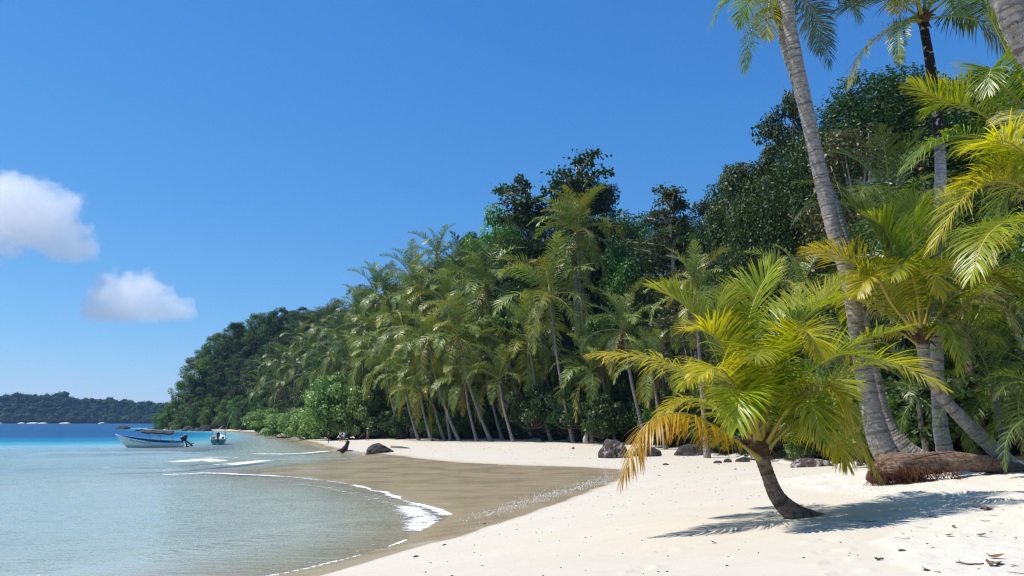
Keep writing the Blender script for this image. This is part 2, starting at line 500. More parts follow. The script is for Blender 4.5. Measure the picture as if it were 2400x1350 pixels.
def build_ground():
    ang = np.concatenate([np.linspace(R(-110), R(-42), 40, endpoint=False), np.linspace(R(-42), R(42), 560, endpoint=False), np.linspace(R(42), R(110), 40)])
    rad = np.exp(np.linspace(math.log(3.0), math.log(640), 560))
    A, RR = np.meshgrid(ang, rad)
    X, Y = np.sin(A) * RR, np.cos(A) * RR - 1.0
    z, wet, forest, loose = surface(X, Y)
    # footprints pressed into the firm sand
    for px, py, a in ((1945, 1282, 0.3), (1958, 1312, 0.5), (1985, 1342, 0.4), (1935, 1254, 0.2), (1560, 1245, 0.6), (1500, 1290, 0.8)):
        p = at_z(px, py, 1.62)
        dx, dy = X - p.x, Y - p.y
        ca, sa = math.cos(a), math.sin(a)
        e = ((dx * ca + dy * sa) / 0.20) ** 2 + ((-dx * sa + dy * ca) / 0.09) ** 2
        z -= 0.05 * np.exp(-e) - 0.022 * np.exp(-((np.sqrt(e) - 1.5) / 0.35) ** 2)
    nr, nc = X.shape
    idx = np.arange(nr * nc).reshape(nr, nc)
    F = np.stack([idx[:-1, :-1], idx[:-1, 1:], idx[1:, 1:], idx[1:, :-1]], -1).reshape(-1, 4)[:, ::-1]
    V = np.stack([X, Y, z], -1).reshape(-1, 3)
    m = NT('sand')
    wetA, forA, looA = m.attr('wet'), m.attr('forest'), m.attr('loose')
    pos = m.n('NewGeometry').outputs['Position']
    n1 = m.noise(pos, 0.35, 4.0)
    n2 = m.noise(pos, 3.0, 5.0, 0.7)
    n3 = m.noise(pos, 38.0, 3.0, 0.7)
    dry = m.mix(n1, c4((0.55, 0.492, 0.395)), c4((0.625, 0.57, 0.475)))
    dry = m.mix(m.math('MULTIPLY', m.smooth(n2, 0.42, 0.7), 0.35), dry, c4((0.54, 0.47, 0.36)))
    loo = m.mix(n2, c4((0.585, 0.53, 0.44)), c4((0.68, 0.635, 0.55)))
    base = m.mix(looA, dry, loo)
    # shell grit and dark specks
    vor = m.n('TexVoronoi', {'Vector': pos, 'Scale': 9.0}, feature='F1')
    spk = m.math('MULTIPLY', m.math('LESS_THAN', vor.outputs['Distance'], 0.085), m.math('GREATER_THAN', m.n('SeparateColor', {0: vor.outputs['Color']}).outputs[0], 0.80))
    base = m.mix(m.math('MULTIPLY', spk, 0.75), base, c4((0.13, 0.09, 0.06)))
    band = m.noise(m.mapping(pos, (0.10, 1.3, 1.0), (0, 0, R(-8))), 1.6, 4.0)
    wetc = m.mix(m.smooth(band, 0.35, 0.66), c4((0.40, 0.312, 0.195)), c4((0.46, 0.37, 0.24)))
    film = m.noise(m.mapping(pos, (0.05, 0.75, 1.0), (0, 0, R(-5))), 1.0, 2.0)
    wetc = m.mix(m.math('MULTIPLY', m.smooth(m.math('ABSOLUTE', m.math('SUBTRACT', film, 0.5)), 0.012, 0.0), 0.55), wetc, c4((0.60, 0.53, 0.40)))
    wetc = m.mix(m.math('MULTIPLY', m.smooth(n1, 0.5, 0.72), 0.12), wetc, c4((0.28, 0.205, 0.13)))
    subm = m.smooth(m.n('SeparateXYZ', {0: pos}).outputs[2], 0.0, -0.16)
    wetc = m.mix(subm, wetc, c4((0.60, 0.57, 0.48)))
    wf = m.smooth(m.math('ADD', wetA, m.math('MULTIPLY_ADD', n2, 0.5, -0.25)), 0.10, 0.78)
    base = m.mix(wf, base, wetc)
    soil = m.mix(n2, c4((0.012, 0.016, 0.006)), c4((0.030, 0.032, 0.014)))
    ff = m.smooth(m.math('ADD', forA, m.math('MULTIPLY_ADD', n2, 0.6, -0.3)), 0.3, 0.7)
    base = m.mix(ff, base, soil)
    hgt = m.math('ADD', m.math('MULTIPLY', n2, m.math('MULTIPLY_ADD', looA, 1.0, 0.35)), m.math('MULTIPLY', n3, 0.10))
    hgt = m.math('MULTIPLY', hgt, m.math('MULTIPLY_ADD', wf, -0.88, 1.0))
    b = m.bump(hgt, 0.55, 0.05)
    rough = m.math('MULTIPLY_ADD', wf, m.math('MULTIPLY_ADD', m.smooth(n1, 0.38, 0.6), 0.08, -0.77), 0.92)
    mat = m.surf(m.n('BsdfPrincipled', {'Base Color': base, 'Roughness': rough, 'Specular IOR Level': m.math('MULTIPLY_ADD', wf, 0.35, 0.15), 'Normal': b}).outputs[0])
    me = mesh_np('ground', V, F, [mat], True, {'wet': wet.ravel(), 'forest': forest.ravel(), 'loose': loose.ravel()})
    tag(link('ground', me), 'pale sandy beach round a small cove, rising into wooded hillside', None, None, 'structure')

build_ground()

# ------------------------------------------------------------------ sea
FOAM = [  # pixel polyline on the water, half width in metres, strength
    ([(395, 1112), (480, 1108), (600, 1113), (700, 1118), (780, 1126), (850, 1140), (900, 1153), (960, 1173), (1030, 1196), (1055, 1206)], 0.55, 1.0),
    ([(700, 1130), (800, 1150), (880, 1168), (960, 1195), (1000, 1215)], 0.9, 0.62),
    ([(960, 1190), (985, 1208), (1000, 1225), (985, 1240)], 0.9, 1.0),
    ([(1012, 1233), (980, 1252), (932, 1275), (870, 1297), (800, 1315), (720, 1334), (640, 1352)], 0.16, 0.8),
    ([(900, 1262), (850, 1285), (780, 1308), (700, 1325)], 0.25, 0.5),
    ([(265, 1099), (330, 1100), (420, 1098), (500, 1092), (560, 1086), (612, 1080)], 1.2, 1.15),
    ([(180, 1092), (300, 1092), (400, 1092)], 0.6, 0.55),
    ([(430, 1081), (480, 1076), (508, 1080)], 1.5, 1.1),
    ([(490, 1072), (550, 1072)], 1.0, 0.85),
    ([(605, 1063), (660, 1064), (720, 1062), (765, 1057)], 1.0, 1.0),
    ([(600, 1076), (700, 1077), (800, 1075), (862, 1072)], 0.7, 0.7),
    ([(190, 1062), (228, 1063)], 1.3, 1.15),
    ([(308, 1062), (354, 1063)], 1.2, 1.1),
    ([(700, 1037), (725, 1042)], 0.6, 0.7),
    ([(520, 1109), (600, 1113), (700, 1118), (780, 1126), (850, 1140), (900, 1153), (960, 1173), (1030, 1196), (1055, 1206)], 0.24, 1.25),
    ([(1012, 1233), (980, 1252), (932, 1275), (870, 1297), (800, 1315), (720, 1334), (640, 1352)], 0.09, 1.2),
    ([(560, 1120), (680, 1128), (780, 1142), (860, 1160), (930, 1182)], 1.8, 0.50),
    ([(640, 1140), (760, 1165), (860, 1190), (940, 1215), (960, 1240)], 1.6, 0.34),
    ([(380, 1122), (500, 1122), (620, 1128)], 1.5, 0.40),
    ([(280, 1104), (400, 1104), (520, 1098)], 1.6, 0.50),
    ([(900, 1245), (820, 1285), (700, 1312), (560, 1340)], 0.7, 0.34),
    ([(760, 1230), (860, 1250), (930, 1262)], 0.5, 0.30),
    ([(480, 1068), (560, 1070), (640, 1068), (740, 1066)], 1.2, 0.42),
    ([(1055, 1206), (1090, 1212), (1115, 1206)], 0.22, 0.75),
    ([(620, 1109), (760, 1118), (900, 1127), (1050, 1142), (1190, 1172)], 0.18, 0.55),
    ([(820, 1100), (950, 1104), (1100, 1104), (1260, 1100)], 0.25, 0.45),
]
RIDGE = [  # swell crests: pixel polyline, half width m, height m
    ([(130, 1068), (200, 1066), (260, 1068), (350, 1066), (480, 1068)], 2.2, 0.36),
    ([(60, 1102), (160, 1098), (260, 1102), (420, 1102), (520, 1093)], 1.1, 0.16),
    ([(780, 1128), (850, 1142), (920, 1162), (990, 1192), (1005, 1225)], 0.55, 0.09),
    ([(200, 1330), (350, 1300), (520, 1275), (700, 1245), (850, 1225)], 0.6, 0.05),
]

def build_sea():
    ys = np.concatenate([np.exp(np.linspace(math.log(8), math.log(130), 560, endpoint=False)), np.exp(np.linspace(math.log(130), math.log(4000), 130))])
    us = np.concatenate([np.linspace(-2.2, -0.72, 30, endpoint=False), np.linspace(-0.72, 0.16, 420, endpoint=False), np.linspace(0.16, 2.2, 50)])
    U, Y = np.meshgrid(us, ys)
    X = U * Y
    bed = surface(X, Y)[0]
    depth = np.maximum(-bed, 0)
    z = np.zeros_like(X)
    near = sstep(0.0, 0.5, depth)
    z += near * (0.032 * fbm(X * 0.45, Y, 3.0, 21, 3) + 0.02 * fbm(X * 0.4, Y, 9.0, 22, 2)) * np.clip(90 / Y, 0, 1)
    z += near * sstep(80, 30, Y) * (0.030 * fbm(X * 0.5, Y, 0.95, 23, 2) * (0.5 + 0.5 * fbm(X, Y, 5.0, 25, 2)) + 0.016 * fbm(X * 0.6, Y + 0.3 * X, 0.45, 24, 2))
    foam = np.zeros_like(X)
    jx = 0.5 * fbm(X, Y, 4.0, 31, 3)
    for pts, w, st in FOAM:
        L = zpoly(pts, 0.0)
        d, _ = polydist(X + jx * 0.7, Y + jx * w * 0.5, L, L)
        foam = np.maximum(foam, (0.90 if w > .3 else 1.0) * st * np.exp(-(d / w) ** 2))
    for pts, w, h in RIDGE:
        L = zpoly(pts, 0.0)
        d, _ = polydist(X, Y + jx * 0.3, L, L)
        z += h * np.exp(-(d / w) ** 2)
    z = np.where(bed > 0.03, -0.05, z)
    z = np.minimum(z, np.where(bed > -0.35, 0.004 + depth * 0.8, 9.0))
    nr, nc = X.shape
    idx = np.arange(nr * nc).reshape(nr, nc)
    F = np.stack([idx[:-1, :-1], idx[:-1, 1:], idx[1:, 1:], idx[1:, :-1]], -1).reshape(-1, 4)
    m = NT('sea_water')
    dep, fo = m.attr('depth'), m.attr('foam')
    pos = m.n('NewGeometry').outputs['Position']
    big = m.noise(m.mapping(pos, (0.012, 0.03, 1)), 1.0, 3.0)
    d2 = m.math('MULTIPLY', dep, m.math('MULTIPLY_ADD', big, 0.5, 0.75))
    lg = m.math('DIVIDE', d2, 12.0, clamp=True)
    col = m.ramp(lg, [(0.0, (0.60, 0.60, 0.52)), (0.035, (0.52, 0.60, 0.57)), (0.09, (0.36, 0.58, 0.62)), (0.19, (0.09, 0.40, 0.50)), (0.34, (0.022, 0.22, 0.37)), (0.60, (0.020, 0.105, 0.25)), (1.0, (0.024, 0.095, 0.22))])
    opac = m.smooth(m.math('POWER', m.math('DIVIDE', dep, 2.2, clamp=True), 0.6), 0.0, 1.0)
    # ripples: short crests, stretched along the shore
    r1 = m.noise(m.mapping(pos, (0.9, 2.6, 1.0), (0, 0, R(12))), 1.5, 3.0, 0.6)
    r2 = m.noise(m.mapping(pos, (0.7, 1.6, 1.0), (0, 0, R(-20))), 6.5, 2.0, 0.6)
    r3 = m.noise(m.mapping(pos, (0.05, 0.16, 1.0)), 1.2, 4.0, 0.65)
    hh = m.math('ADD', m.math('ADD', m.math('MULTIPLY', r1, 0.9), m.math('MULTIPLY', r2, 0.22)), m.math('MULTIPLY', r3, 3.0))
    nb = m.bump(hh, 0.75, 0.16)
    trn = m.n('BsdfTransparent', {'Color': m.mix(m.math('DIVIDE', dep, 1.0, clamp=True), c4((0.93, 0.97, 0.96)), c4((0.60, 0.90, 0.90)))}).outputs[0]
    dif = m.n('BsdfDiffuse', {'Color': col, 'Normal': nb}).outputs[0]
    body = m.n('MixShader', {0: m.math('MULTIPLY', opac, 0.93), 1: trn, 2: dif}).outputs[0]
    gl = m.n('BsdfGlossy', {'Color': (1, 1, 1, 1), 'Roughness': 0.08, 'Normal': nb}).outputs[0]
    fr = m.n('Fresnel', {'IOR': 1.33, 'Normal': nb}).outputs[0]
    frc = m.math('MINIMUM', m.math('MULTIPLY', fr, 0.95), m.math('MULTIPLY_ADD', m.smooth(dep, 0.6, 5.0), -0.42, 0.58))
    wat = m.n('MixShader', {0: frc, 1: body, 2: gl}).outputs[0]
    # foam, broken up by noise
    fn = m.noise(m.mapping(pos, (1.0, 1.7, 1.0)), 2.4, 5.0, 0.72)
    fn2 = m.noise(m.mapping(pos, (1.0, 1.5, 1.0)), 11.0, 4.0, 0.7)
    fs = m.math('ADD', fo, m.math('MULTIPLY_ADD', fn, 1.7, -1.0))
    fs = m.math('ADD', fs, m.math('MULTIPLY_ADD', fn2, 1.2, -0.66))
    ff = m.math('MULTIPLY', m.smooth(fs, 0.42, 0.62), m.smooth(fo, 0.02, 0.14))
    fm = m.n('BsdfDiffuse', {'Color': (0.86, 0.87, 0.87, 1), 'Normal': m.bump(fn2, 0.8, 0.08)}).outputs[0]
    mat = m.surf(m.n('MixShader', {0: ff, 1: wat, 2: fm}).outputs[0])
    me = mesh_np('sea', np.stack([X, Y, z], -1).reshape(-1, 3), F, [mat], True, {'depth': depth.ravel(), 'foam': foam.ravel()})
    tag(link('sea', me), 'turquoise sea shallowing over sand with small breaking waves', None, None, 'structure')
    # sea floor beyond the ground sheet
    mb = MB()
    s = 9000.0
    mb.add([(-s, -s, -15), (s, -s, -15), (s, s, -15), (-s, s, -15)], [(0, 1, 2, 3)])
    tag(mb.build('sea_floor', [M['seabed']]), 'sandy sea bed under deep water', None, None, 'structure')

M['seabed'] = plain('seabed', (0.30, 0.28, 0.22), 0.9, var=0.1)
build_sea()

# ------------------------------------------------------------------ far island across the strait
def build_far_island():
    Y0 = 1350.0
    prof = [(-900, 940), (-500, 925), (-250, 935), (-60, 930), (0, 927), (60, 926), (110, 934), (155, 937), (190, 934), (230, 941), (270, 947), (310, 943), (345, 947), (385, 946), (450, 950), (560, 960), (700, 975)]
    px = np.array([p[0] for p in prof]); py = np.array([p[1] for p in prof])
    xs = (px - 1200) / FPX * Y0 / CP
    top = np.array([at_y(a, b, Y0 + 90).z for a, b in prof])
    gx = np.linspace(xs[0], xs[-1], 240); gy = np.linspace(0, 260, 40)
    GX, GY = np.meshgrid(gx, gy)
    tz = np.interp(GX, xs, top) - 8
    def hz(x, y):
        t = np.clip(y / 95.0, 0, 1)
        tt = np.interp(x, xs, top) - 8
        return -1.0 + (tt + 1) * (0.25 * t + 0.75 * t * t * (3 - 2 * t)) * np.where(y > 140, np.clip(1 - (y - 140) / 160, 0.2, 1), 1) + 4 * fbm(x, y, 90, 41, 3) * t
    Z = hz(GX, GY)
    idx = np.arange(GX.size).reshape(GX.shape)
    F = np.stack([idx[:-1, :-1], idx[:-1, 1:], idx[1:, 1:], idx[1:, :-1]], -1).reshape(-1, 4)
    soil = plain('island_soil', (0.035, 0.045, 0.022), 0.95, var=0.3, scale=0.05, spec=0.05)
    isl = tag(link('far_island', mesh_np('far_island', np.stack([GX, GY + Y0, Z], -1).reshape(-1, 3), F, [soil], True)), 'low wooded island across the strait on the horizon', None, None, 'structure')
    # its forest, one unbroken mass: lumpy crowns
    bm = bmesh.new()
    bmesh.ops.create_icosphere(bm, subdivisions=1, radius=0.86)
    bv = np.array([v.co[:] for v in bm.verts]); bf = np.array([[v.index for v in f.verts] for f in bm.faces])
    bm.free()
    n = 5200
    r = np.random.default_rng(5)
    x = r.uniform(xs[0], xs[-1], n); y = 4 + 170 * r.random(n) ** 1.3
    rad = r.uniform(2.6, 7.0, n) * np.where(r.random(n) < 0.06, 1.5, 1.0)
    z = hz(x, y) + rad * r.uniform(0.3, 1.0, n)
    V = bv[None] * rad[:, None, None] * np.array([1, 1, 0.8])
    k = np.arange(n)[:, None]
    amp = 1 + 0.24 * np.sin(bv[None, :, 0] * 5 + k * 1.7) * np.cos(bv[None, :, 2] * 6 + k) + 0.16 * np.sin(bv[None, :, 1] * 9 + k * 2.3) * np.sin(bv[None, :, 2] * 8 + k)
    V = V * amp[..., None] + np.stack([x, y + Y0, z], -1)[:, None]
    FF = (bf[None] + (np.arange(n) * len(bv))[:, None, None]).reshape(-1, 3)
    lm = leaf_mat('far_leaf', (0.018, 0.040, 0.012), (0.050, 0.080, 0.022), trans=0.0, rough=0.8, spec=0.1, scale=0.03)
    nq = 26
    dd = unit(r.normal(0, 1, (n, nq, 3)) + np.array([0, -.25, .35]))
    pc = np.stack([x, y + Y0, z], -1)[:, None] + dd * rad[:, None, None] * np.array([1, 1, .85]) * r.uniform(.78, 1.12, (n, nq, 1))
    nn_ = unit(dd + r.normal(0, .45, dd.shape))
    aa = unit(np.cross(nn_, r.normal(0, 1, dd.shape))); bb = np.cross(nn_, aa)
    sz_ = r.uniform(.7, 1.9, (n, nq, 1))
    Q = np.stack([pc - aa * sz_, pc + bb * sz_ * .7, pc + aa * sz_, pc - bb * sz_ * .7], 2).reshape(-1, 3)
    QF = np.arange(len(Q)).reshape(-1, 4) + V.reshape(-1, 3).shape[0]
    tag(link('island_forest', mesh_np('island_forest', np.concatenate([V.reshape(-1, 3), Q]), [FF, QF], [lm], False)), 'dense forest covering the low island on the horizon', 'forest', None, 'stuff')
    # pale beaches at its foot
    sm = plain('island_sand', (0.62, 0.56, 0.45), 0.9, var=0.08, scale=0.05)
    for a, b in ((22, 42), (78, 92), (98, 122), (124, 144), (172, 196), (262, 270)):
        x0, x1 = [(p - 1200) / FPX * Y0 / CP for p in (a, b)]
        mb = MB()
        N = 10
        for j in range(N + 1):
            t = j / N
            w = math.sin(math.pi * t) ** 0.6
            xx = x0 + (x1 - x0) * t
            mb.v += [(xx, Y0 - 9 * w - 2, -0.3), (xx, Y0 - 3, 0.25 + 1.3 * w), (xx, Y0 + 6, 0.3 + 2.0 * w)]
        for j in range(N):
            for q in (0, 1):
                mb.f.append((j * 3 + q, j * 3 + 3 + q, j * 3 + 4 + q, j * 3 + 1 + q)); mb.m.append(0)
        mb.build('beach', [sm], isl)
build_far_island()

# ------------------------------------------------------------------ palm fronds and trunks
LP_U = [0, .12, .3, .5, .7, .88, 1.0]
LP_L = [.40, .78, 1.0, 1.0, .86, .55, .30]

def frond_mesh(name, ctrl, mats, nleaf=70, leaf=0.62, width=0.042, droop=0.5, vee=25, roll=0.0, segs=4, seed=0, start=0.16, rr=0.028, heading=None, fold=0.0, spread=1.0):
    """a feather frond: rachis through ctrl (local, z up), leaflets on both sides hanging by gravity"""
    r = np.random.default_rng(seed)
    n = 40
    P = spline(ctrl, n)
    T = unit(np.gradient(P, axis=0))
    if heading is None:
        hd = P[-1] - P[0]
        if np.hypot(hd[0], hd[1]) < 0.15:
            hd = P[n // 2] - P[0]
    else:
        hd = np.array(heading, float)
    s0 = unit(np.array([-hd[1], hd[0], 0.0]))
    S = unit(s0 - T * (T @ s0)[:, None])
    Nn = np.cross(T, S)
    if roll:
        cr, sr = math.cos(roll), math.sin(roll)
        S, Nn = S * cr + Nn * sr, Nn * cr - S * sr
    # rachis
    sides = 5
    rad = rr * (1.35 - 1.2 * np.linspace(0, 1, n) ** 0.7)
    rad[:4] *= np.array([1.9, 1.6, 1.35, 1.15])
    k = np.arange(sides) * 2 * math.pi / sides
    RV = P[:, None] + rad[:, None, None] * (np.cos(k)[None, :, None] * S[:, None] * 1.25 + np.sin(k)[None, :, None] * Nn[:, None] * 0.8)
    idx = np.arange(n * sides).reshape(n, sides)
    RF = np.stack([idx[:-1], np.roll(idx, -1, 1)[:-1], np.roll(idx, -1, 1)[1:], idx[1:]], -1).reshape(-1, 4)
    nv = n * sides
    # leaflets
    m = nleaf
    u = start + (1 - start) * (np.arange(m) + 0.5) / m
    Vs, Fs, fu, lv = [RV.reshape(-1, 3)], [RF], [np.repeat(np.linspace(0, 1, n), sides)], [np.zeros(nv)]
    for side in (-1, 1):
        uu = np.clip(u + r.normal(0, 0.3 / m, m), start, 0.999)
        f = uu * (n - 1)
        i = np.minimum(f.astype(int), n - 2)
        w = (f - i)[:, None]
        p = P[i] * (1 - w) + P[i + 1] * w
        t = unit(T[i] * (1 - w) + T[i + 1] * w)
        s = unit(S[i] * (1 - w) + S[i + 1] * w) * side
        nn = unit(Nn[i] * (1 - w) + Nn[i + 1] * w)
        q = (uu - start) / (1 - start)
        ll = leaf * np.interp(q, LP_U, LP_L) * r.uniform(0.88, 1.08, m)
        phi = np.radians(np.interp(q, [0, .4, .8, 1], [78, 62, 44, 22]) + r.normal(0, 5.5, m) + 5 * np.sin(uu * 23 + seed)) * spread
        torn = r.random(m)
        ll = ll * np.where(torn < 0.05, 0.35, np.where(torn < 0.12, 0.75, 1.0))
        ve = np.radians(vee * np.interp(q, [0, .5, 1], [1.3, 1.0, .5]) + r.normal(0, 9, m))
        d = unit(t * np.cos(phi)[:, None] + (s * np.cos(ve)[:, None] + nn * np.sin(ve)[:, None]) * np.sin(phi)[:, None])
        wd = unit(t - d * np.sum(t * d, 1)[:, None])
        cur = p.copy()
        rows = []
        dr = droop * r.uniform(0.7, 1.35, m)
        kink = (r.random(m) < 0.10) * r.uniform(0.2, 1.0, m)
        for g in range(segs + 1):
            v = g / segs
            ww = width * (0.55 + 1.3 * v if v < 0.35 else 1.0 - ((v - 0.35) / 0.65) ** 2.2) * (0.8 + 0.2 * ll / leaf)
            ww = np.maximum(ww, width * 0.05)
            rows.append((cur - wd * ww[:, None] / 2, cur + wd * ww[:, None] / 2))
            cur = cur + d * (ll / segs)[:, None]
            d = unit(d + np.array([0, 0, -1.0]) * (dr * (0.30 + 0.9 * v) + kink * (v > 0.3))[:, None] * 4 / segs * 0.55)
            wd = unit(wd - d * np.sum(wd * d, 1)[:, None] + fold * nn * 0.1)
        A = np.stack([np.stack(rw, 1) for rw in rows], 1).reshape(m, (segs + 1) * 2, 3)
        b = nv + sum(len(x) for x in Vs[1:])
        base = b + np.arange(m)[:, None] * (segs + 1) * 2
        for g in range(segs):
            Fs.append(np.concatenate([base + g * 2, base + g * 2 + 1, base + g * 2 + 3, base + g * 2 + 2], 1))
        Vs.append(A.reshape(-1, 3))
        fu.append(np.repeat(uu, (segs + 1) * 2))
        lv.append(np.tile(np.repeat(np.linspace(0, 1, segs + 1), 2), m))
    midx = np.concatenate([np.ones(len(RF), int)] + [np.zeros(len(x), int) for x in Fs[1:]])
    return mesh_np(name, np.concatenate(Vs), Fs, mats, True, {'fu': np.concatenate(fu), 'lv': np.concatenate(lv)}, midx)

def trunk_mesh(name, ctrl, radii, mat, rings=0.10, sides=14, seed=0, ridge=0.05):
    """ctrl local points, radii at them; ring scars as real ridges"""
    r = np.random.default_rng(seed)
    C4 = np.hstack([np.asarray(ctrl, float), np.asarray(radii, float)[:, None]])
    fine = spline(C4, 200)
    L = np.concatenate([[0], np.cumsum(np.linalg.norm(np.diff(fine[:, :3], axis=0), axis=1))])
    n = max(10, int(L[-1] / (rings / 3.0)))
    ll = np.linspace(0, L[-1], n)
    Q = np.stack([np.interp(ll, L, fine[:, j]) for j in range(4)], 1)
    P = Q[:, :3]
    T = unit(np.gradient(P, axis=0))
    ref = np.array([0.0, 1.0, 0.0])
    A = unit(ref - T * (T @ ref)[:, None])
    B = np.cross(T, A)
    ph = (ll / rings + 0.35 * np.cumsum(r.normal(0, 0.05, n))) % 1.0
    rad = Q[:, 3] * (1 + ridge * (ph - 0.5) + 0.02 * np.sin(ll * 3.1 + seed))
    k = np.arange(sides) * 2 * math.pi / sides
    rk = rad[:, None] * (1 + 0.035 * np.sin(3 * k[None] + 0.8 * ll[:, None] + seed) + r.normal(0, 0.012, (n, sides)))
    V = P[:, None] + rk[..., None] * (np.cos(k)[None, :, None] * A[:, None] + np.sin(k)[None, :, None] * B[:, None])
    idx = np.arange(n * sides).reshape(n, sides)
    F = np.stack([idx[:-1], np.roll(idx, -1, 1)[:-1], np.roll(idx, -1, 1)[1:], idx[1:]], -1).reshape(-1, 4)
    cap = idx[-1][None]
    return mesh_np(name, V.reshape(-1, 3), [F, cap], [mat], True, {'al': np.repeat(ll, sides)})

def crown_fibre(parent, loc, rad, seed=0, h=0.5):
    """brown fibre sheath and broken stalks where the fronds leave the trunk"""
    r = random.Random(seed)
    mb = MB()
    mb.tube([(0, 0, -0.15 * h), (0, 0, 0.25 * h), (0, 0, 0.7 * h), (0, 0, h)], [rad * 1.0, rad * 1.45, rad * 1.15, rad * 0.35], 9)
    for j in range(9):
        a = r.uniform(0, 6.28)
        e = r.uniform(-0.5, 1.0)
        L = r.uniform(0.25, 0.6) * h * 1.5
        d = Vector((math.cos(a) * math.cos(e), math.sin(a) * math.cos(e), math.sin(e)))
        p0 = Vector((math.cos(a) * rad, math.sin(a) * rad, r.uniform(0, 0.5) * h))
        mb.tube([p0, p0 + d * L * 0.5, p0 + d * L + Vector((0, 0, -0.12 * h))], [rad * 0.35, rad * 0.24, rad * 0.08], 5)
    return mb.build('fibre_sheath', [M['fibre']], parent, loc, smooth=False)

def coconuts(parent, loc, n, rad, seed=0):
    r = random.Random(seed)
    bm = bmesh.new()
    bmesh.ops.create_icosphere(bm, subdivisions=2, radius=0.13)
    for v in bm.verts:
        v.co.z *= 1.25
    me = bpy.data.meshes.new('coconut')
    bm.to_mesh(me); bm.free()
    me.materials.append(M['coconut'])
    for j in range(n):
        a = r.uniform(0, 6.28)
        link('coconut', me, parent, (loc[0] + math.cos(a) * (rad + 0.1), loc[1] + math.sin(a) * (rad + 0.1), loc[2] - r.uniform(0.0, 0.45)), (r.uniform(-.4, .4), r.uniform(-.4, .4), 0))

def hero_palm(name, label, group, base, trunk_pts, trunk_r, tmat, fronds, default, rings=0.10, fib=0.10, nuts=0, seed=0, ridge=0.06):
    """base: world point; trunk_pts: pixel+depth points up to the crown; fronds: list of (pixel points with depth offsets, material, options)"""
    root = empty(name, base)
    tag(root, label, 'palm tree', group)
    loc = [np.array(p) - np.array(base) for p in trunk_pts]
    link('trunk', trunk_mesh('palm_trunk', loc, trunk_r, tmat, rings=rings, seed=seed, ridge=ridge), root)
    crown = loc[-1]
    crown_fibre(root, tuple(crown), fib, seed, h=fib * 3.2)
    for i, (pts, mk, opt) in enumerate(fronds):
        o = dict(default)
        o.update(opt)
        dep = o.pop('Y')
        ctrl = []
        for j, p in enumerate(pts):
            w = at_y(p[0], p[1], dep + (p[2] if len(p) > 2 else 0))
            ctrl.append(np.array(w) - np.array(base))
        rm = M['rachis'] if mk in ('fr_hero', 'fr_yellow', 'fr_orange', 'fr_pale') else M['rachis_green']
        me = frond_mesh('frond', ctrl, [M[mk], rm], seed=seed * 50 + i, **o)
        link('frond', me, root)
    if nuts:
        coconuts(root, tuple(crown), nuts, fib, seed)
    return root

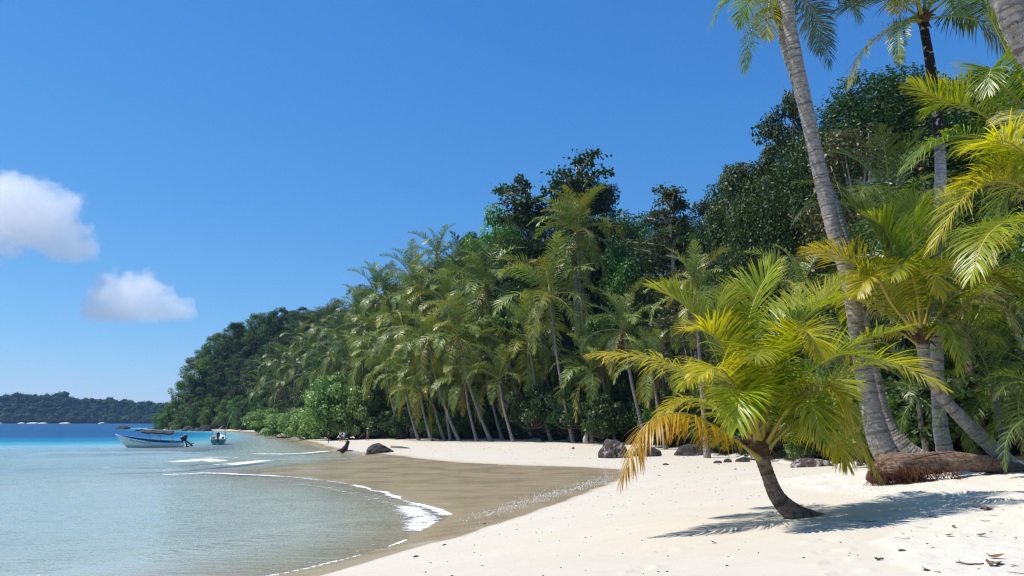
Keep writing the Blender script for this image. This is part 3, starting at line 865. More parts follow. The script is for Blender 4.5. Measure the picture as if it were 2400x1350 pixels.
# ------------------------------------------------------------------ the near palms
def near_palms():
    # the small palm on the open sand
    b = G(1838, 1216)
    Y = b.y
    W = lambda px, py, dy=0: tuple(at_y(px, py, Y + dy))
    b2 = Vector((W(1850, 1222)[0], Y, b.z - 0.12))
    tr = [W(1925, 1226, 0.05), W(1865, 1206), W(1822, 1165), W(1797, 1105), W(1783, 1060)]
    D = dict(Y=Y, nleaf=104, leaf=1.08, width=0.032, droop=0.40, vee=22, segs=5, rr=0.030)
    fr = [
        ([(1780, 1075, -.1), (1700, 1015, -.3), (1600, 968, -.5), (1510, 1000, -.7), (1456, 1125, -.8)], 'fr_orange', dict(leaf=.95, droop=1.0, vee=-15)),
        ([(1775, 1050, 0), (1680, 925, .1), (1575, 858, .1), (1480, 832, .1), (1390, 828, .1)], 'fr_yellow', dict(leaf=.92, droop=.55, vee=5)),
        ([(1778, 1040, .1), (1700, 880, .5), (1640, 760, .8), (1590, 705, .9), (1530, 676, 1.0)], 'fr_hero', dict(leaf=.95, droop=.25, vee=30)),
        ([(1780, 1035, .1), (1720, 880, .2), (1690, 790, .2), (1682, 730, .1), (1690, 690, 0)], 'fr_hero', dict(leaf=.95, droop=.3, vee=35)),
        ([(1785, 1030, .15), (1758, 880, .5), (1755, 760, .6), (1775, 690, .7), (1812, 622, .7)], 'fr_hero', dict(leaf=.95, droop=.15, vee=32)),
        ([(1790, 1030, .2), (1830, 880, .7), (1875, 770, 1.0), (1920, 705, 1.2), (1985, 650, 1.3)], 'fr_hero', dict(leaf=.95, droop=.2, vee=30)),
        ([(1792, 1030, 0), (1822, 920, -.3), (1845, 830, -.6), (1875, 778, -1.0), (1905, 790, -1.4), (1912, 830, -1.6)], 'fr_yellow', dict(leaf=.72, droop=.5, vee=25, heading=(0.45, -1.0))),
        ([(1798, 1035, .2), (1870, 920, .8), (1960, 835, 1.2), (2050, 790, 1.4), (2130, 765, 1.5)], 'fr_hero', dict(leaf=.95, droop=.3, vee=20)),
        ([(1800, 1040, 0), (1885, 945, -.1), (1980, 875, -.2), (2090, 850, -.2), (2205, 905, -.2)], 'fr_yellow', dict(leaf=.95, droop=.45, vee=12)),
        ([(1798, 1052, -.1), (1870, 985, -.4), (1940, 965, -.6), (2010, 1020, -.7), (2058, 1110, -.7)], 'fr_yellow', dict(leaf=.85, droop=.75, vee=-5)),
        ([(1778, 1035, -.1), (1745, 955, -.5), (1712, 890, -.9), (1680, 862, -1.3), (1640, 880, -1.7)], 'fr_yellow', dict(leaf=.85, droop=.5, vee=22, heading=(-.5, -1))),
        ([(1782, 1035, -.1), (1765, 965, -.7), (1748, 920, -1.2), (1735, 930, -1.7), (1728, 1000, -2.0)], 'fr_hero', dict(leaf=.8, droop=.6, vee=15, heading=(-.25, -1))),
        ([(1795, 1045, -.1), (1835, 975, -.6), (1870, 935, -1.1), (1905, 955, -1.6), (1925, 1030, -1.9)], 'fr_hero', dict(leaf=.8, droop=.65, vee=12, heading=(.4, -1))),
        ([(1795, 1040, .2), (1850, 955, .9), (1905, 900, 1.6), (1960, 890, 2.2), (2000, 930, 2.7)], 'fr_hero', dict(leaf=.85, droop=.55, vee=12, heading=(.6, 1))),
        ([(1780, 1040, .2), (1735, 940, .9), (1690, 880, 1.5), (1640, 870, 2.1), (1600, 905, 2.6)], 'fr_hero', dict(leaf=.85, droop=.55, vee=12, heading=(-.6, 1))),
        ([(1795, 1060, 0), (1840, 1015, .4), (1900, 1000, .9), (1960, 1030, 1.2), (1985, 1090, 1.3)], 'fr_yellow', dict(leaf=.8, droop=.9, vee=-5)),
        ([(1788, 1035, .2), (1800, 900, .8), (1822, 800, 1.2), (1850, 740, 1.5), (1880, 690, 1.8)], 'fr_hero', dict(leaf=.9, droop=.25, vee=28)),
        ([(1790, 1035, .1), (1812, 890, .3), (1850, 790, .4), (1905, 730, .5), (1975, 700, .5)], 'fr_hero', dict(leaf=.95, droop=.3, vee=25)),
        ([(1782, 1035, .0), (1735, 900, -.1), (1700, 820, -.2), (1665, 780, -.3), (1625, 775, -.4)], 'fr_yellow', dict(leaf=.9, droop=.4, vee=25)),
        ([(1795, 1040, 0), (1850, 930, -.2), (1915, 860, -.4), (1985, 830, -.5), (2060, 850, -.6)], 'fr_hero', dict(leaf=.95, droop=.45, vee=18)),
        ([(1786, 1035, -.1), (1795, 920, -.5), (1800, 850, -.9), (1790, 820, -1.4), (1770, 840, -1.9)], 'fr_hero', dict(leaf=.9, droop=.45, vee=22, heading=(-.1, -1))),
        ([(1796, 1045, -.1), (1845, 960, -.4), (1900, 910, -.8), (1960, 920, -1.1), (2005, 985, -1.3)], 'fr_yellow', dict(leaf=.9, droop=.6, vee=10)),
        ([(1776, 1050, .2), (1715, 985, .6), (1655, 945, 1.0), (1590, 940, 1.3), (1540, 985, 1.5)], 'fr_yellow', dict(leaf=.8, droop=.7, vee=5)),
    ]
    hero_palm('coconut_palm', 'small young palm with bent trunk standing alone on the open sand', None, (b2.x, b2.y, b2.z), tr, [.17, .185, .145, .125, .14], M['trunk_brown'], fr, D, rings=.075, fib=.15, seed=1)

    # palm leaning left, trunk pale, over the log
    b = G(2372, 1098)
    Y = b.y
    W = lambda px, py, dy=0: tuple(at_y(px, py, Y + dy))
    tr = [W(2392, 1112), W(2340, 1062), W(2265, 990, -.1), W(2205, 925, -.2), W(2172, 860, -.3), W(2160, 800, -.3)]
    D = dict(Y=Y - .3, nleaf=108, leaf=1.35, width=0.038, droop=0.36, vee=22, segs=5, rr=0.036)
    fr = [
        ([(2152, 800), (2085, 700, -.2), (2030, 630, -.3), (1965, 600, -.3), (1895, 584, -.3)], 'fr_yellow', dict(droop=.35, vee=12)),
        ([(2156, 790), (2150, 650, .3), (2140, 560, .4), (2140, 510, .4), (2150, 476, .3)], 'fr_hero', dict(droop=.15, vee=30)),
        ([(2154, 790), (2100, 660, .6), (2065, 570, .9), (2030, 510, 1.1), (1990, 470, 1.2)], 'fr_hero', dict(droop=.2, vee=25)),
        ([(2164, 790), (2205, 660, .4), (2265, 575, .7), (2330, 530, .8), (2420, 505, .9)], 'fr_hero', dict(droop=.35, vee=18)),
        ([(2160, 790), (2162, 700, -.5), (2172, 650, -.9), (2190, 640, -1.4), (2200, 690, -1.7)], 'fr_yellow', dict(leaf=.9, droop=.5, heading=(.35, -1))),
        ([(2158, 790), (2095, 720, -.5), (2060, 660, -.9), (2035, 650, -1.3), (2010, 690, -1.6)], 'fr_yellow', dict(leaf=.95, droop=.5, heading=(-.6, -1))),
        ([(2150, 800), (2085, 740, .3), (2010, 705, .5), (1930, 700, .6), (1860, 740, .6)], 'fr_yellow', dict(droop=.6, vee=10)),
        ([(2168, 795), (2230, 700, .2), (2310, 640, .3), (2390, 625, .3), (2470, 650, .3)], 'fr_hero', dict(droop=.5, vee=10)),
        ([(2168, 805), (2235, 740, -.3), (2290, 700, -.6), (2350, 712, -.8), (2392, 800, -.9)], 'fr_pale', dict(leaf=.95, droop=.7, vee=8)),
        ([(2160, 800), (2180, 720, .8), (2200, 660, 1.5), (2240, 640, 2.2), (2280, 680, 2.8)], 'fr_hero', dict(droop=.5, heading=(.4, 1))),
        ([(2156, 800), (2120, 730, .8), (2080, 690, 1.5), (2030, 690, 2.2), (1990, 740, 2.7)], 'fr_hero', dict(droop=.5, heading=(-.6, 1))),
        ([(2162, 805), (2190, 770, -.6), (2215, 760, -1.1), (2240, 800, -1.5), (2250, 870, -1.7)], 'fr_hero', dict(leaf=.8, droop=.8, vee=0, heading=(.5, -1))),
        ([(2160, 790), (2175, 640, .5), (2195, 560, .8), (2215, 500, 1.0), (2240, 450, 1.1)], 'fr_hero', dict(droop=.2, vee=28)),
        ([(2158, 790), (2120, 670, .2), (2095, 590, .3), (2075, 540, .3), (2045, 510, .2)], 'fr_hero', dict(droop=.25, vee=28)),
        ([(2160, 790), (2185, 690, -.1), (2225, 620, -.2), (2280, 580, -.3), (2350, 580, -.3)], 'fr_yellow', dict(droop=.4, vee=20)),
        ([(2164, 795), (2215, 715, -.3), (2275, 665, -.5), (2340, 655, -.7), (2400, 690, -.8)], 'fr_yellow', dict(droop=.5, vee=14)),
        ([(2156, 795), (2110, 705, -.2), (2065, 660, -.4), (2005, 650, -.5), (1940, 680, -.6)], 'fr_yellow', dict(droop=.45, vee=16)),
        ([(2160, 790), (2150, 700, -.6), (2135, 640, -1.1), (2115, 620, -1.6), (2090, 650, -2.0)], 'fr_hero', dict(leaf=1.0, droop=.5, heading=(-.4, -1))),
        ([(2163, 800), (2200, 740, .4), (2250, 720, .8), (2300, 740, 1.1), (2335, 800, 1.3)], 'fr_hero', dict(droop=.7, vee=8)),
        ([(2152, 808), (2100, 775, .2), (2050, 770, .4), (2000, 800, .5), (1975, 860, .6)], 'fr_yellow', dict(leaf=.8, droop=.9, vee=-8)),
    ]
    hero_palm('coconut_palm', 'palm with pale grey trunk leaning steeply left across the fallen log', None, tuple(b), tr, [.25, .215, .19, .165, .155, .16], M['trunk_grey'], fr, D, rings=.085, fib=.17, seed=2)

    # trunk right behind it, its shade put into the dark bark colour
    b = G(2335, 1072)
    Y = b.y + 1.0
    W = lambda px, py, dy=0: tuple(at_y(px, py, Y + dy))
    tr = [W(2352, 1068), W(2318, 1000), W(2288, 920), W(2272, 840), W(2262, 785)]
    D = dict(Y=Y, nleaf=92, leaf=1.2, width=0.034, droop=0.5, vee=16, segs=4, rr=0.036)
    fr = [
        ([(2268, 780), (2320, 690, .2), (2370, 640, .3), (2430, 610, .4), (2500, 610, .5)], 'fr_hero', dict()),
        ([(2266, 775), (2290, 660, .4), (2330, 590, .6), (2380, 540, .8), (2430, 520, 1)], 'fr_hero', dict(droop=.3)),
        ([(2258, 775), (2250, 660, .5), (2235, 590, .8), (2200, 540, 1.0), (2160, 520, 1.1)], 'fr_hero', dict(droop=.3)),
        ([(2256, 780), (2200, 700, .4), (2140, 670, .7), (2080, 680, .9), (2030, 720, 1)], 'fr_yellow', dict()),
        ([(2270, 785), (2330, 735, -.4), (2390, 720, -.7), (2450, 750, -.9), (2480, 830, -1)], 'fr_yellow', dict(droop=.8, vee=5)),
        ([(2268, 788), (2310, 770, .5), (2360, 790, .8), (2395, 850, 1), (2410, 930, 1.1)], 'fr_hero', dict(droop=.9, vee=0)),
        ([(2258, 788), (2225, 765, .5), (2190, 790, 1), (2165, 860, 1.3), (2155, 930, 1.4)], 'fr_tall', dict(droop=.9, vee=0)),
        ([(2264, 780), (2275, 700, -.6), (2290, 660, -1.1), (2310, 680, -1.6), (2325, 740, -1.9)], 'fr_yellow', dict(droop=.7, heading=(.3, -1))),
    ]
    hero_palm('coconut_palm', 'palm with short trunk, its shade painted dark brown, standing just behind the leaning palm', None, (W(2345, 1068)[0], Y, b.z - .15), tr, [.33, .25, .20, .175, .17], M['trunk_brown'], fr, D, rings=.085, fib=.18, seed=3)

    # the two tall trunks rising from the log's root end
    b = G(2062, 1118)
    Y = b.y + .3
    W = lambda px, py, dy=0: tuple(at_y(px, py, Y + dy))
    tr = [W(2118, 1120), W(2062, 1030, .1), W(2020, 850, .3), W(1990, 660, .5), W(1950, 520, .6), W(1912, 360, .6), W(1882, 220, .5), W(1858, 100, .4), W(1835, -60, .3), W(1805, -260, .2)]
    D = dict(Y=Y + .2, nleaf=80, leaf=1.3, width=0.05, droop=0.5, vee=12, segs=4, rr=0.04)
    fr = []
    r = random.Random(4)
    for j in range(8):
        a = j * 2.4 + .3
        e = r.uniform(-.3, 1.1)
        dx, dy = math.cos(a), math.sin(a)
        cx, cyy = 1805, -265
        k = 300
        fr.append(([(cx, cyy), (cx + dx * k * .35, cyy - k * (.35 * math.sin(e) + .15), dy * .9), (cx + dx * k * .75, cyy - k * (.45 * math.sin(e) + .10), dy * 2.0), (cx + dx * k * 1.05, cyy - k * (.35 * math.sin(e) - .12), dy * 2.8), (cx + dx * k * 1.2, cyy - k * (.1 * math.sin(e) - .45), dy * 3.2)], 'fr_tall', dict(heading=(dx, dy))))
    hero_palm('coconut_palm', 'tallest pale ringed palm trunk, front of the leaning pair rising out of the frame top', 'leaning pair of tall palms', (b.x, Y, b.z - .15), tr, [.40, .33, .245, .235, .235, .225, .215, .205, .20, .19], M['trunk_grey'], fr, D, rings=.095, fib=.2, seed=4, ridge=.09)

    Yb = Y + 1.6
    W = lambda px, py, dy=0: tuple(at_y(px, py, Yb + dy))
    tr = [W(2175, 1092, -.6), W(2120, 1050, -.4), W(2075, 980, -.2), W(2045, 860), W(2010, 690), W(1968, 520, .2), W(1915, 380, .4), W(1868, 200, .6), W(1840, 110, .6), W(1830, 48, .6)]
    D = dict(Y=Yb + .6, nleaf=84, leaf=1.15, width=0.032, droop=0.55, vee=10, segs=4, rr=0.036)
    fr = [
        ([(1826, 45), (1790, -10), (1740, -20), (1695, 5), (1668, 62)], 'fr_tall', dict(droop=.6)),
        ([(1824, 50), (1795, 20, -.3), (1770, 50, -.5), (1752, 110, -.6), (1745, 168, -.6)], 'fr_tall', dict(leaf=.75, droop=.8, vee=0)),
        ([(1832, 42), (1870, 0, .2), (1905, 20, .3), (1930, 80, .3), (1942, 152, .3)], 'fr_dark', dict(leaf=1.1, droop=.8, vee=5)),
        ([(1834, 40), (1890, -30, -.3), (1945, -40, -.5), (1990, -5, -.6), (2015, 40, -.6)], 'fr_tall', dict(droop=.6)),
        ([(1826, 42), (1800, -60, .4), (1770, -130, .6), (1730, -170, .7), (1690, -180, .8)], 'fr_tall', dict(droop=.4)),
        ([(1832, 40), (1850, -80, .4), (1890, -160, .6), (1950, -200, .7), (2010, -200, .8)], 'fr_tall', dict(droop=.4)),
        ([(1828, 40), (1815, -10, -.6), (1806, -10, -1.1), (1800, 40, -1.5), (1798, 90, -1.7)], 'fr_yellow', dict(leaf=.9, droop=.7, heading=(-.2, -1))),
        ([(1830, 40), (1835, -90, .2), (1840, -190, .3), (1850, -260, .3), (1870, -320, .3)], 'fr_tall', dict(droop=.2, vee=25)),
        ([(1834, 42), (1862, 20, .9), (1895, 30, 1.6), (1915, 70, 2.1), (1920, 120, 2.3)], 'fr_dark', dict(leaf=.95, droop=.7, heading=(.5, 1))),
        ([(1824, 42), (1800, 0, 1.0), (1770, -10, 1.8), (1745, 20, 2.4), (1735, 60, 2.7)], 'fr_tall', dict(leaf=.95, droop=.7, heading=(-.5, 1))),
    ]
    hero_palm('coconut_palm', 'slimmer ringed palm trunk of the leaning pair, its hanging crown cut by the frame top', 'leaning pair of tall palms', (W(2150, 1092)[0], Yb, H(W(2150, 1092)[0], Yb) - .1), tr, [.36, .27, .21, .19, .185, .175, .165, .155, .15, .15], M['trunk_grey'], fr, D, rings=.095, fib=.17, seed=5, ridge=.09)

    # slender palm with blackened top
    b = G(2198, 1064)
    Y = max(min(b.y, 24), 21)
    W = lambda px, py, dy=0: tuple(at_y(px, py, Y + dy))
    tr = [W(2216, 1066), W(2202, 980), W(2196, 850), W(2194, 700), W(2200, 520), W(2204, 400), W(2196, 270), W(2182, 160), W(2172, 100), W(2164, 52)]
    D = dict(Y=Y, nleaf=84, leaf=1.25, width=0.036, droop=0.5, vee=12, segs=4, rr=0.042)
    fr = [
        ([(2160, 48), (2110, 55), (2060, 85), (2015, 130), (1992, 200)], 'fr_yellow', dict(leaf=1.0, droop=.7, vee=5)),
        ([(2160, 50), (2130, 45, -.5), (2112, 60, -.9), (2106, 100, -1.2), (2110, 150, -1.4)], 'fr_tall', dict(leaf=.6, droop=.8)),
        ([(2158, 42), (2110, 10, .3), (2060, -5, .4), (2010, 0, .5), (1955, 25, .5)], 'fr_tall', dict(leaf=1.2, droop=.5)),
        ([(2160, 40), (2130, -50), (2090, -100), (2040, -120), (1985, -110)], 'fr_tall', dict(droop=.4)),
        ([(2170, 46), (2220, 38), (2270, 42), (2320, 65), (2360, 120)], 'fr_dark', dict(leaf=1.3, droop=.6)),
        ([(2170, 42), (2220, 0, .3), (2280, -20, .5), (2340, -5, .6), (2395, 40, .6)], 'fr_tall', dict(droop=.5)),
        ([(2166, 40), (2170, -60), (2185, -150), (2210, -220), (2250, -260)], 'fr_tall', dict(droop=.25, vee=22)),
        ([(2168, 40), (2205, -50, -.4), (2255, -100, -.7), (2310, -110, -.8), (2370, -80, -.8)], 'fr_tall', dict(droop=.4)),
        ([(2162, 40), (2150, 0, -.8), (2140, -20, -1.6), (2120, -10, -2.3), (2100, 30, -2.8)], 'fr_yellow', dict(leaf=1.0, droop=.6, heading=(-.4, -1))),
        ([(2166, 40), (2190, 0, -.8), (2210, -15, -1.6), (2235, 0, -2.2), (2250, 30, -2.6)], 'fr_tall', dict(leaf=1.0, droop=.6, heading=(.4, -1))),
        ([(2166, 40), (2190, -10, .9), (2220, -20, 1.8), (2255, 10, 2.6), (2280, 60, 3.1)], 'fr_tall', dict(leaf=1.1, droop=.7, heading=(.5, 1))),
    ]
    hero_palm('coconut_palm', 'tall slender palm with blackened upper trunk spotted white', None, (W(2212, 1066)[0], Y, H(W(2212, 1066)[0], Y) - .2), tr, [.25, .205, .185, .18, .172, .168, .16, .15, .145, .145], M['trunk_black'], fr, D, rings=.11, fib=.16, nuts=0, seed=6)

    # thick trunk crossing the top right corner
    Y = 9.5
    W = lambda px, py, dy=0: tuple(at_y(px, py, Y + dy))
    x0 = W(2830, 1180)[0]
    tr = [(x0, Y, H(x0, Y) - .1), W(2720, 800), W(2600, 460), W(2480, 210), W(2395, 80), W(2330, -70), W(2250, -260)]
    D = dict(Y=Y, nleaf=70, leaf=.9, width=0.05, droop=0.5, vee=10, segs=4, rr=0.036)
    fr = []
    for j in range(6):
        a = j * 2.4
        dx, dy = math.cos(a), math.sin(a)
        k = 420
        fr.append(([(2250, -270), (2250 + dx * k * .4, -400, dy * .8), (2250 + dx * k * .8, -430, dy * 1.7), (2250 + dx * k * 1.1, -360, dy * 2.4)], 'fr_tall', dict(heading=(dx, dy))))
    hero_palm('coconut_palm', 'thick pale palm trunk crossing the upper right corner of the frame', None, (x0, Y, H(x0, Y) - .1), tr, [.30, .24, .205, .19, .185, .18, .17], M['trunk_grey'], fr, D, rings=.085, fib=.18, seed=7, ridge=.09)

    # palms whose crowns stand just beyond the right edge
    Y = 14.0
    W = lambda px, py, dy=0: tuple(at_y(px, py, Y + dy))
    x0 = W(2560, 1100)[0]
    tr = [(x0, Y, H(x0, Y) - .1), W(2545, 900), W(2510, 700), W(2475, 560)]
    D = dict(Y=Y, nleaf=100, leaf=1.0, width=0.028, droop=0.5, vee=14, segs=4, rr=0.036)
    fr = [
        ([(2470, 550), (2410, 450), (2330, 425), (2250, 475), (2185, 580)], 'fr_yellow', dict(droop=.6, leaf=1.0)),
        ([(2470, 545), (2420, 400, .3), (2350, 390, .4), (2280, 420, .5), (2200, 500, .5)], 'fr_hero', dict(droop=.55)),
        ([(2470, 555), (2420, 520, -.5), (2360, 520, -.9), (2310, 560, -1.2), (2275, 650, -1.4)], 'fr_hero', dict(droop=.7, leaf=.9)),
        ([(2475, 545), (2440, 430, -.3), (2400, 360, -.4), (2350, 330, -.5), (2290, 340, -.5)], 'fr_yellow', dict(droop=.5)),
        ([(2472, 548), (2430, 470, .4), (2370, 420, .6), (2300, 410, .7), (2230, 440, .7)], 'fr_yellow', dict(droop=.5, vee=12)),
        ([(2478, 540), (2480, 400), (2490, 300), (2510, 220)], 'fr_hero', dict(droop=.2)),
        ([(2480, 545), (2540, 450), (2610, 420), (2700, 450)], 'fr_hero', dict()),
        ([(2480, 550), (2550, 520), (2620, 540), (2680, 620)], 'fr_hero', dict()),
    ]
    hero_palm('coconut_palm', 'palm beyond the right edge with yellow fronds reaching in at mid height', 'palms at the right edge', (x0, Y, H(x0, Y) - .1), tr, [.25, .2, .18, .18], M['trunk_grey'], fr, D, rings=.12, fib=.18, seed=8)
    Y = 17.0
    W = lambda px, py, dy=0: tuple(at_y(px, py, Y + dy))
    x0 = W(2620, 1080)[0]
    tr = [(x0, Y, H(x0, Y) - .1), W(2600, 850), W(2560, 600), W(2500, 400), W(2470, 330)]
    D = dict(Y=Y, nleaf=92, leaf=1.1, width=0.029, droop=0.45, vee=14, segs=4, rr=0.042)
    fr = [
        ([(2460, 325), (2360, 300), (2270, 250), (2200, 230), (2135, 200)], 'fr_hero', dict(droop=.35, vee=28, leaf=1.05)),
        ([(2462, 335), (2370, 345), (2270, 320), (2190, 330), (2125, 390)], 'fr_tall', dict(droop=.8, vee=8, leaf=1.1)),
        ([(2465, 320), (2400, 200, .2), (2360, 120, .3), (2335, 70, .3), (2320, 40, .3)], 'fr_hero', dict(droop=.3, vee=28)),
        ([(2465, 320), (2420, 180), (2390, 90), (2370, 30), (2340, -20)], 'fr_hero', dict(droop=.3, vee=22)),
        ([(2462, 330), (2400, 250, -.6), (2350, 200, -1.0), (2325, 160, -1.3), (2315, 210, -1.5)], 'fr_tall', dict(droop=.5, leaf=1.0)),
        ([(2460, 335), (2420, 300, -.5), (2370, 310, -.8), (2330, 340, -1.0)], 'fr_orange', dict(droop=.8, leaf=.5, nleaf=40)),
        ([(2470, 330), (2440, 280, -.6), (2410, 260, -1.0), (2385, 280, -1.3), (2375, 330, -1.5)], 'fr_pale', dict(droop=.6, leaf=.8, heading=(-.5, -1))),
        ([(2462, 330), (2380, 270, .6), (2300, 230, 1), (2230, 230, 1.3), (2170, 260, 1.5)], 'fr_tall', dict(droop=.5)),
        ([(2475, 320), (2500, 200), (2540, 120), (2600, 80)], 'fr_hero', dict()),
        ([(2478, 325), (2550, 270), (2630, 260), (2700, 300)], 'fr_hero', dict()),
        ([(2470, 340), (2420, 390, .5), (2360, 450, .9), (2330, 530, 1.2)], 'fr_tall', dict(droop=.8)),
    ]
    hero_palm('coconut_palm', 'palm beyond the right edge with dark green fronds spread high below the corner trunk', 'palms at the right edge', (x0, Y, H(x0, Y) - .1), tr, [.27, .22, .2, .18, .18], M['trunk_grey'], fr, D, rings=.12, fib=.18, seed=9)
near_palms()

# ------------------------------------------------------------------ palms of the grove (shared frond meshes)
def frond_variants(mats, L, nleaf, leaf, width, seed0, elevs, segs=3):
    out = []
    for i, e in enumerate(elevs):
        for q in range(2):
            r = random.Random(seed0 + i * 10 + q)
            a = R(e + r.uniform(-6, 6))
            pts = [np.zeros(3)]
            p = np.zeros(3)
            n = 6
            bend = r.uniform(0.9, 1.4)
            sw = r.uniform(-.08, .08)
            for k in range(n):
                aa = a - bend * (0.15 + 0.42 * (k / n)) * k / n * 3.0 * (0.55 + 0.45 * math.cos(max(a, -1.2)))
                aa = max(aa, R(-86))
                p = p + np.array([math.cos(aa) * math.cos(sw * k), math.cos(aa) * math.sin(sw * k), math.sin(aa)]) * L / n
                pts.append(p.copy())
            me = frond_mesh('frond', pts, mats, nleaf=nleaf, leaf=leaf * r.uniform(.9, 1.1), width=width, droop=(0.35 if e > 45 else 0.7) * r.uniform(.8, 1.3), vee=24 if e > 45 else 8, segs=segs, seed=seed0 + i * 7 + q,
                            rr=0.045, heading=(1, 0), roll=r.uniform(-.35, .35))
            out.append(me)
    return out

ELEV = [78, 60, 44, 26, 8, -16, -42]
FV = {
    'fr_grove': frond_variants([M['fr_grove'], M['rachis_green']], 5.8, 46, 1.2, 0.074, 300, ELEV),
    'fr_grove_y': frond_variants([M['fr_grove_y'], M['rachis']], 5.4, 44, 1.15, 0.074, 400, ELEV),
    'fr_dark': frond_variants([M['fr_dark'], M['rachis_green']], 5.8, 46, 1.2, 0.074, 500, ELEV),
    'fr_dead': frond_variants([M['fr_dead'], M['fibre']], 3.8, 36, 0.8, 0.06, 600, [-55, -70, -78, -60, -75, -65, -80]),
}

def grove_palm(label, group, base, crown, scale=1.0, mix=('fr_grove', 'fr_grove', 'fr_dark'), nf=19, seed=0, dead=1, nuts=2, tr=0.17):
    r = random.Random(seed)
    base, crown = Vector(base), Vector(crown)
    root = empty('coconut_palm', base)
    tag(root, label, 'palm tree', group)
    d = crown - base
    side = Vector((r.uniform(-.04, .04), 0, 0)) * d.length
    ctrl = [np.array((0, 0, -.4)), np.array(d * .22 + Vector((d.x * -.06, d.y * -.06, 0)) + side), np.array(d * .6 + side), np.array(d)]
    # lean sets in at the foot, then straightens
    ctrl[1][:2] = np.array(d[:2]) * .34
    ctrl[2][:2] = np.array(d[:2]) * .74
    link('trunk', trunk_mesh('palm_trunk', ctrl, [tr * 1.55, tr * 1.0, tr * .85, tr * .8], M['trunk_shaded'], rings=.45, sides=9, seed=seed, ridge=.04), root)
    a0 = r.uniform(0, 6.28)
    nf = int(nf * 1.32)
    for j in range(nf):
        t = j / (nf - 1)
        k = min(int(t * 7 + r.uniform(-.6, .6)), 6)
        k = max(k, 0)
        fv = FV[r.choice(mix)] if t < .8 else FV[r.choice((mix[0], 'fr_grove_y'))]
        o = link('frond', fv[k * 2 + r.randint(0, 1)], root, tuple(d), (r.uniform(-.08, .08), r.uniform(-.08, .08), a0 + j * 2.399 + r.uniform(-.25, .25)))
        s = scale * r.uniform(.88, 1.1)
        o.scale = (s, s, s)
    for j in range(dead):
        o = link('dead_frond', FV['fr_dead'][r.randint(0, 13)], root, tuple(d), (0, 0, r.uniform(0, 6.28)))
        o.scale = (scale * .8,) * 3
    if nuts:
        coconuts(root, tuple(d), nuts, .12, seed)
    return root

